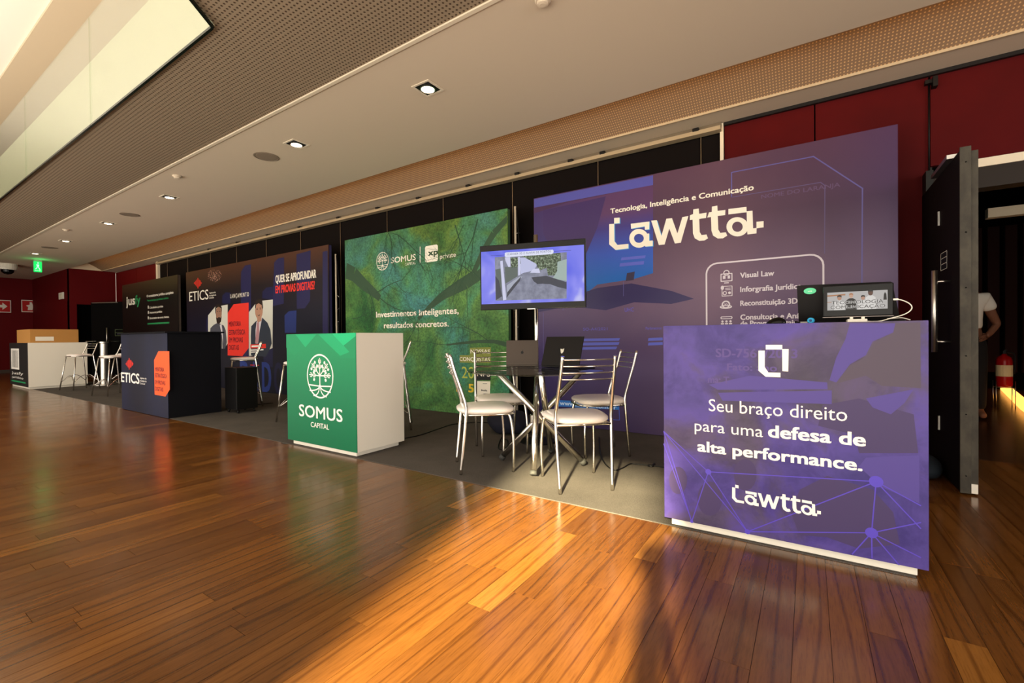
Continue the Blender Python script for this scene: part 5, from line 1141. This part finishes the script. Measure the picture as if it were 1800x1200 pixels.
# clothing shells follow the body
skin_body('t_shirt', [(0, 0, 1.02), (0, .01, 1.10), (0, .015, 1.25), (0, .02, 1.40), (0, .015, 1.45), (.17, .02, 1.41), (.235, .035, 1.25), (-.17, .02, 1.41), (-.225, .02, 1.24)], [(0, 1), (1, 2), (2, 3), (3, 4), (3, 5), (5, 6), (3, 7), (7, 8)],
          [(.165, .12), (.16, .12), (.17, .118), (.165, .11), .075, .078, .072, .078, .072], m_tee, pr)
skin_body('trousers', [(0, 0, 1.0), (0, 0, .92), (.10, 0, .84), (.11, -.01, .50), (.12, .02, .09), (-.10, 0, .84), (-.11, 0, .50), (-.12, .03, .09)], [(0, 1), (1, 2), (2, 3), (3, 4), (1, 5), (5, 6), (6, 7)],
          [(.155, .115), (.16, .12), .105, .078, .07, .105, .078, .07], m_trs, pr)
bm = bmesh.new(); bmesh.ops.create_uvsphere(bm, u_segments=24, v_segments=16, radius=1)
for v in bm.verts:
    x, y, z = v.co; j = 1-.22*max(0, -z); v.co = Vector((x*.076*j, y*.095*j-(.012 if (abs(x) < .2 and abs(z+.05) < .25 and y < -.8) else 0), z*.118+1.655))
for f in bm.faces: f.smooth = True
hdm = obj('head', bm, m_skin, pr)
bm = bmesh.new(); bmesh.ops.create_uvsphere(bm, u_segments=24, v_segments=14, radius=1)
bmesh.ops.delete(bm, geom=[v for v in bm.verts if v.co.z < -.1 or (v.co.y < -.55 and v.co.z < .45)], context='VERTS')
for v in bm.verts: v.co = Vector((v.co.x*.084, v.co.y*.103+.004, v.co.z*.124+1.66))
obj('hair', bm, m_hr, pr)
for s in (-1, 1):
    bm = bmesh.new(); bmesh.ops.create_uvsphere(bm, u_segments=10, v_segments=8, radius=.009)
    for v in bm.verts: v.co += Vector((s*.03, -.086, 1.665))
    obj('eye', bm, m_white, hdm)
# fingers of the hand on the hip
for k in range(4):
    z = .985-k*.016; tube('finger', spline([(.165, -.045, z), (.13, -.085, z-.012), (.095, -.10, z-.028+.003*k), (.075, -.097, z-.04+.004*k)], 3), [.009]*10, m_skin, pr, 8) if False else tube('finger', [Vector((.168, -.045, z)), Vector((.13, -.088, z-.012)), Vector((.10, -.108, z-.026)), Vector((.078, -.106, z-.036))], [.010, .009, .0085, .006], m_skin, pr, 8)
tube('thumb', [Vector((.17, -.03, .985)), Vector((.15, .02, .99)), Vector((.125, .05, .985))], [.011, .010, .007], m_skin, pr, 8)
bm = bmesh.new()
q = [(.02, 1.14), (.14, 1.14), (.14, 1.30), (.02, 1.30)]
# ------------------------------------------------------------------ the photographer's tripod, whose shadow lies on the floor
tr_ = thing('camera_tripod', 'camera on a tripod at the viewpoint, casting the long shadow on the floor', 'tripod', (0, -.10, 0))
for a_ in (90+60, -90, 30):
    r_ = math.radians(a_+0); tube('leg', [(.03*math.cos(r_), .03*math.sin(r_)-.05, .78), (.17*math.cos(r_), .17*math.sin(r_)-.05, .008)], .016, m_black, tr_, 8)
tube('centre_column', [(0, -.05, .35), (0, -.05, .90)], .02, m_black, tr_, 10)
bm = bmesh.new(); bm_box(bm, -.045, -.09, .74, .045, -.01, .82, .01); bm_box(bm, -.03, -.08, .86, .03, -.02, .93, .005); obj('head', bm, m_black, tr_)
bm = bmesh.new(); bm_box(bm, -.07, -.06, .94, .07, .01, 1.05, .012); bm_box(bm, -.025, -.05, 1.05, .025, 0, 1.08, .008); obj('camera_body', bm, m_black, tr_)
bm = bmesh.new(); bm_lathe(bm, [(.034, 0), (.036, .06)], 20); bmesh.ops.rotate(bm, verts=bm.verts, cent=(0, 0, 0), matrix=Matrix.Rotation(-PI/2, 3, 'X'))
for v in bm.verts: v.co += Vector((0, .008, .995))
obj('lens', bm, m_black, tr_)
# light in the hall beyond comes from the strip and one weak lamp
lamp('hall_lamp', 'POINT', (2.2, 6.2, 2.9), 5, (1, .8, .6), shadow_soft_size=.2)
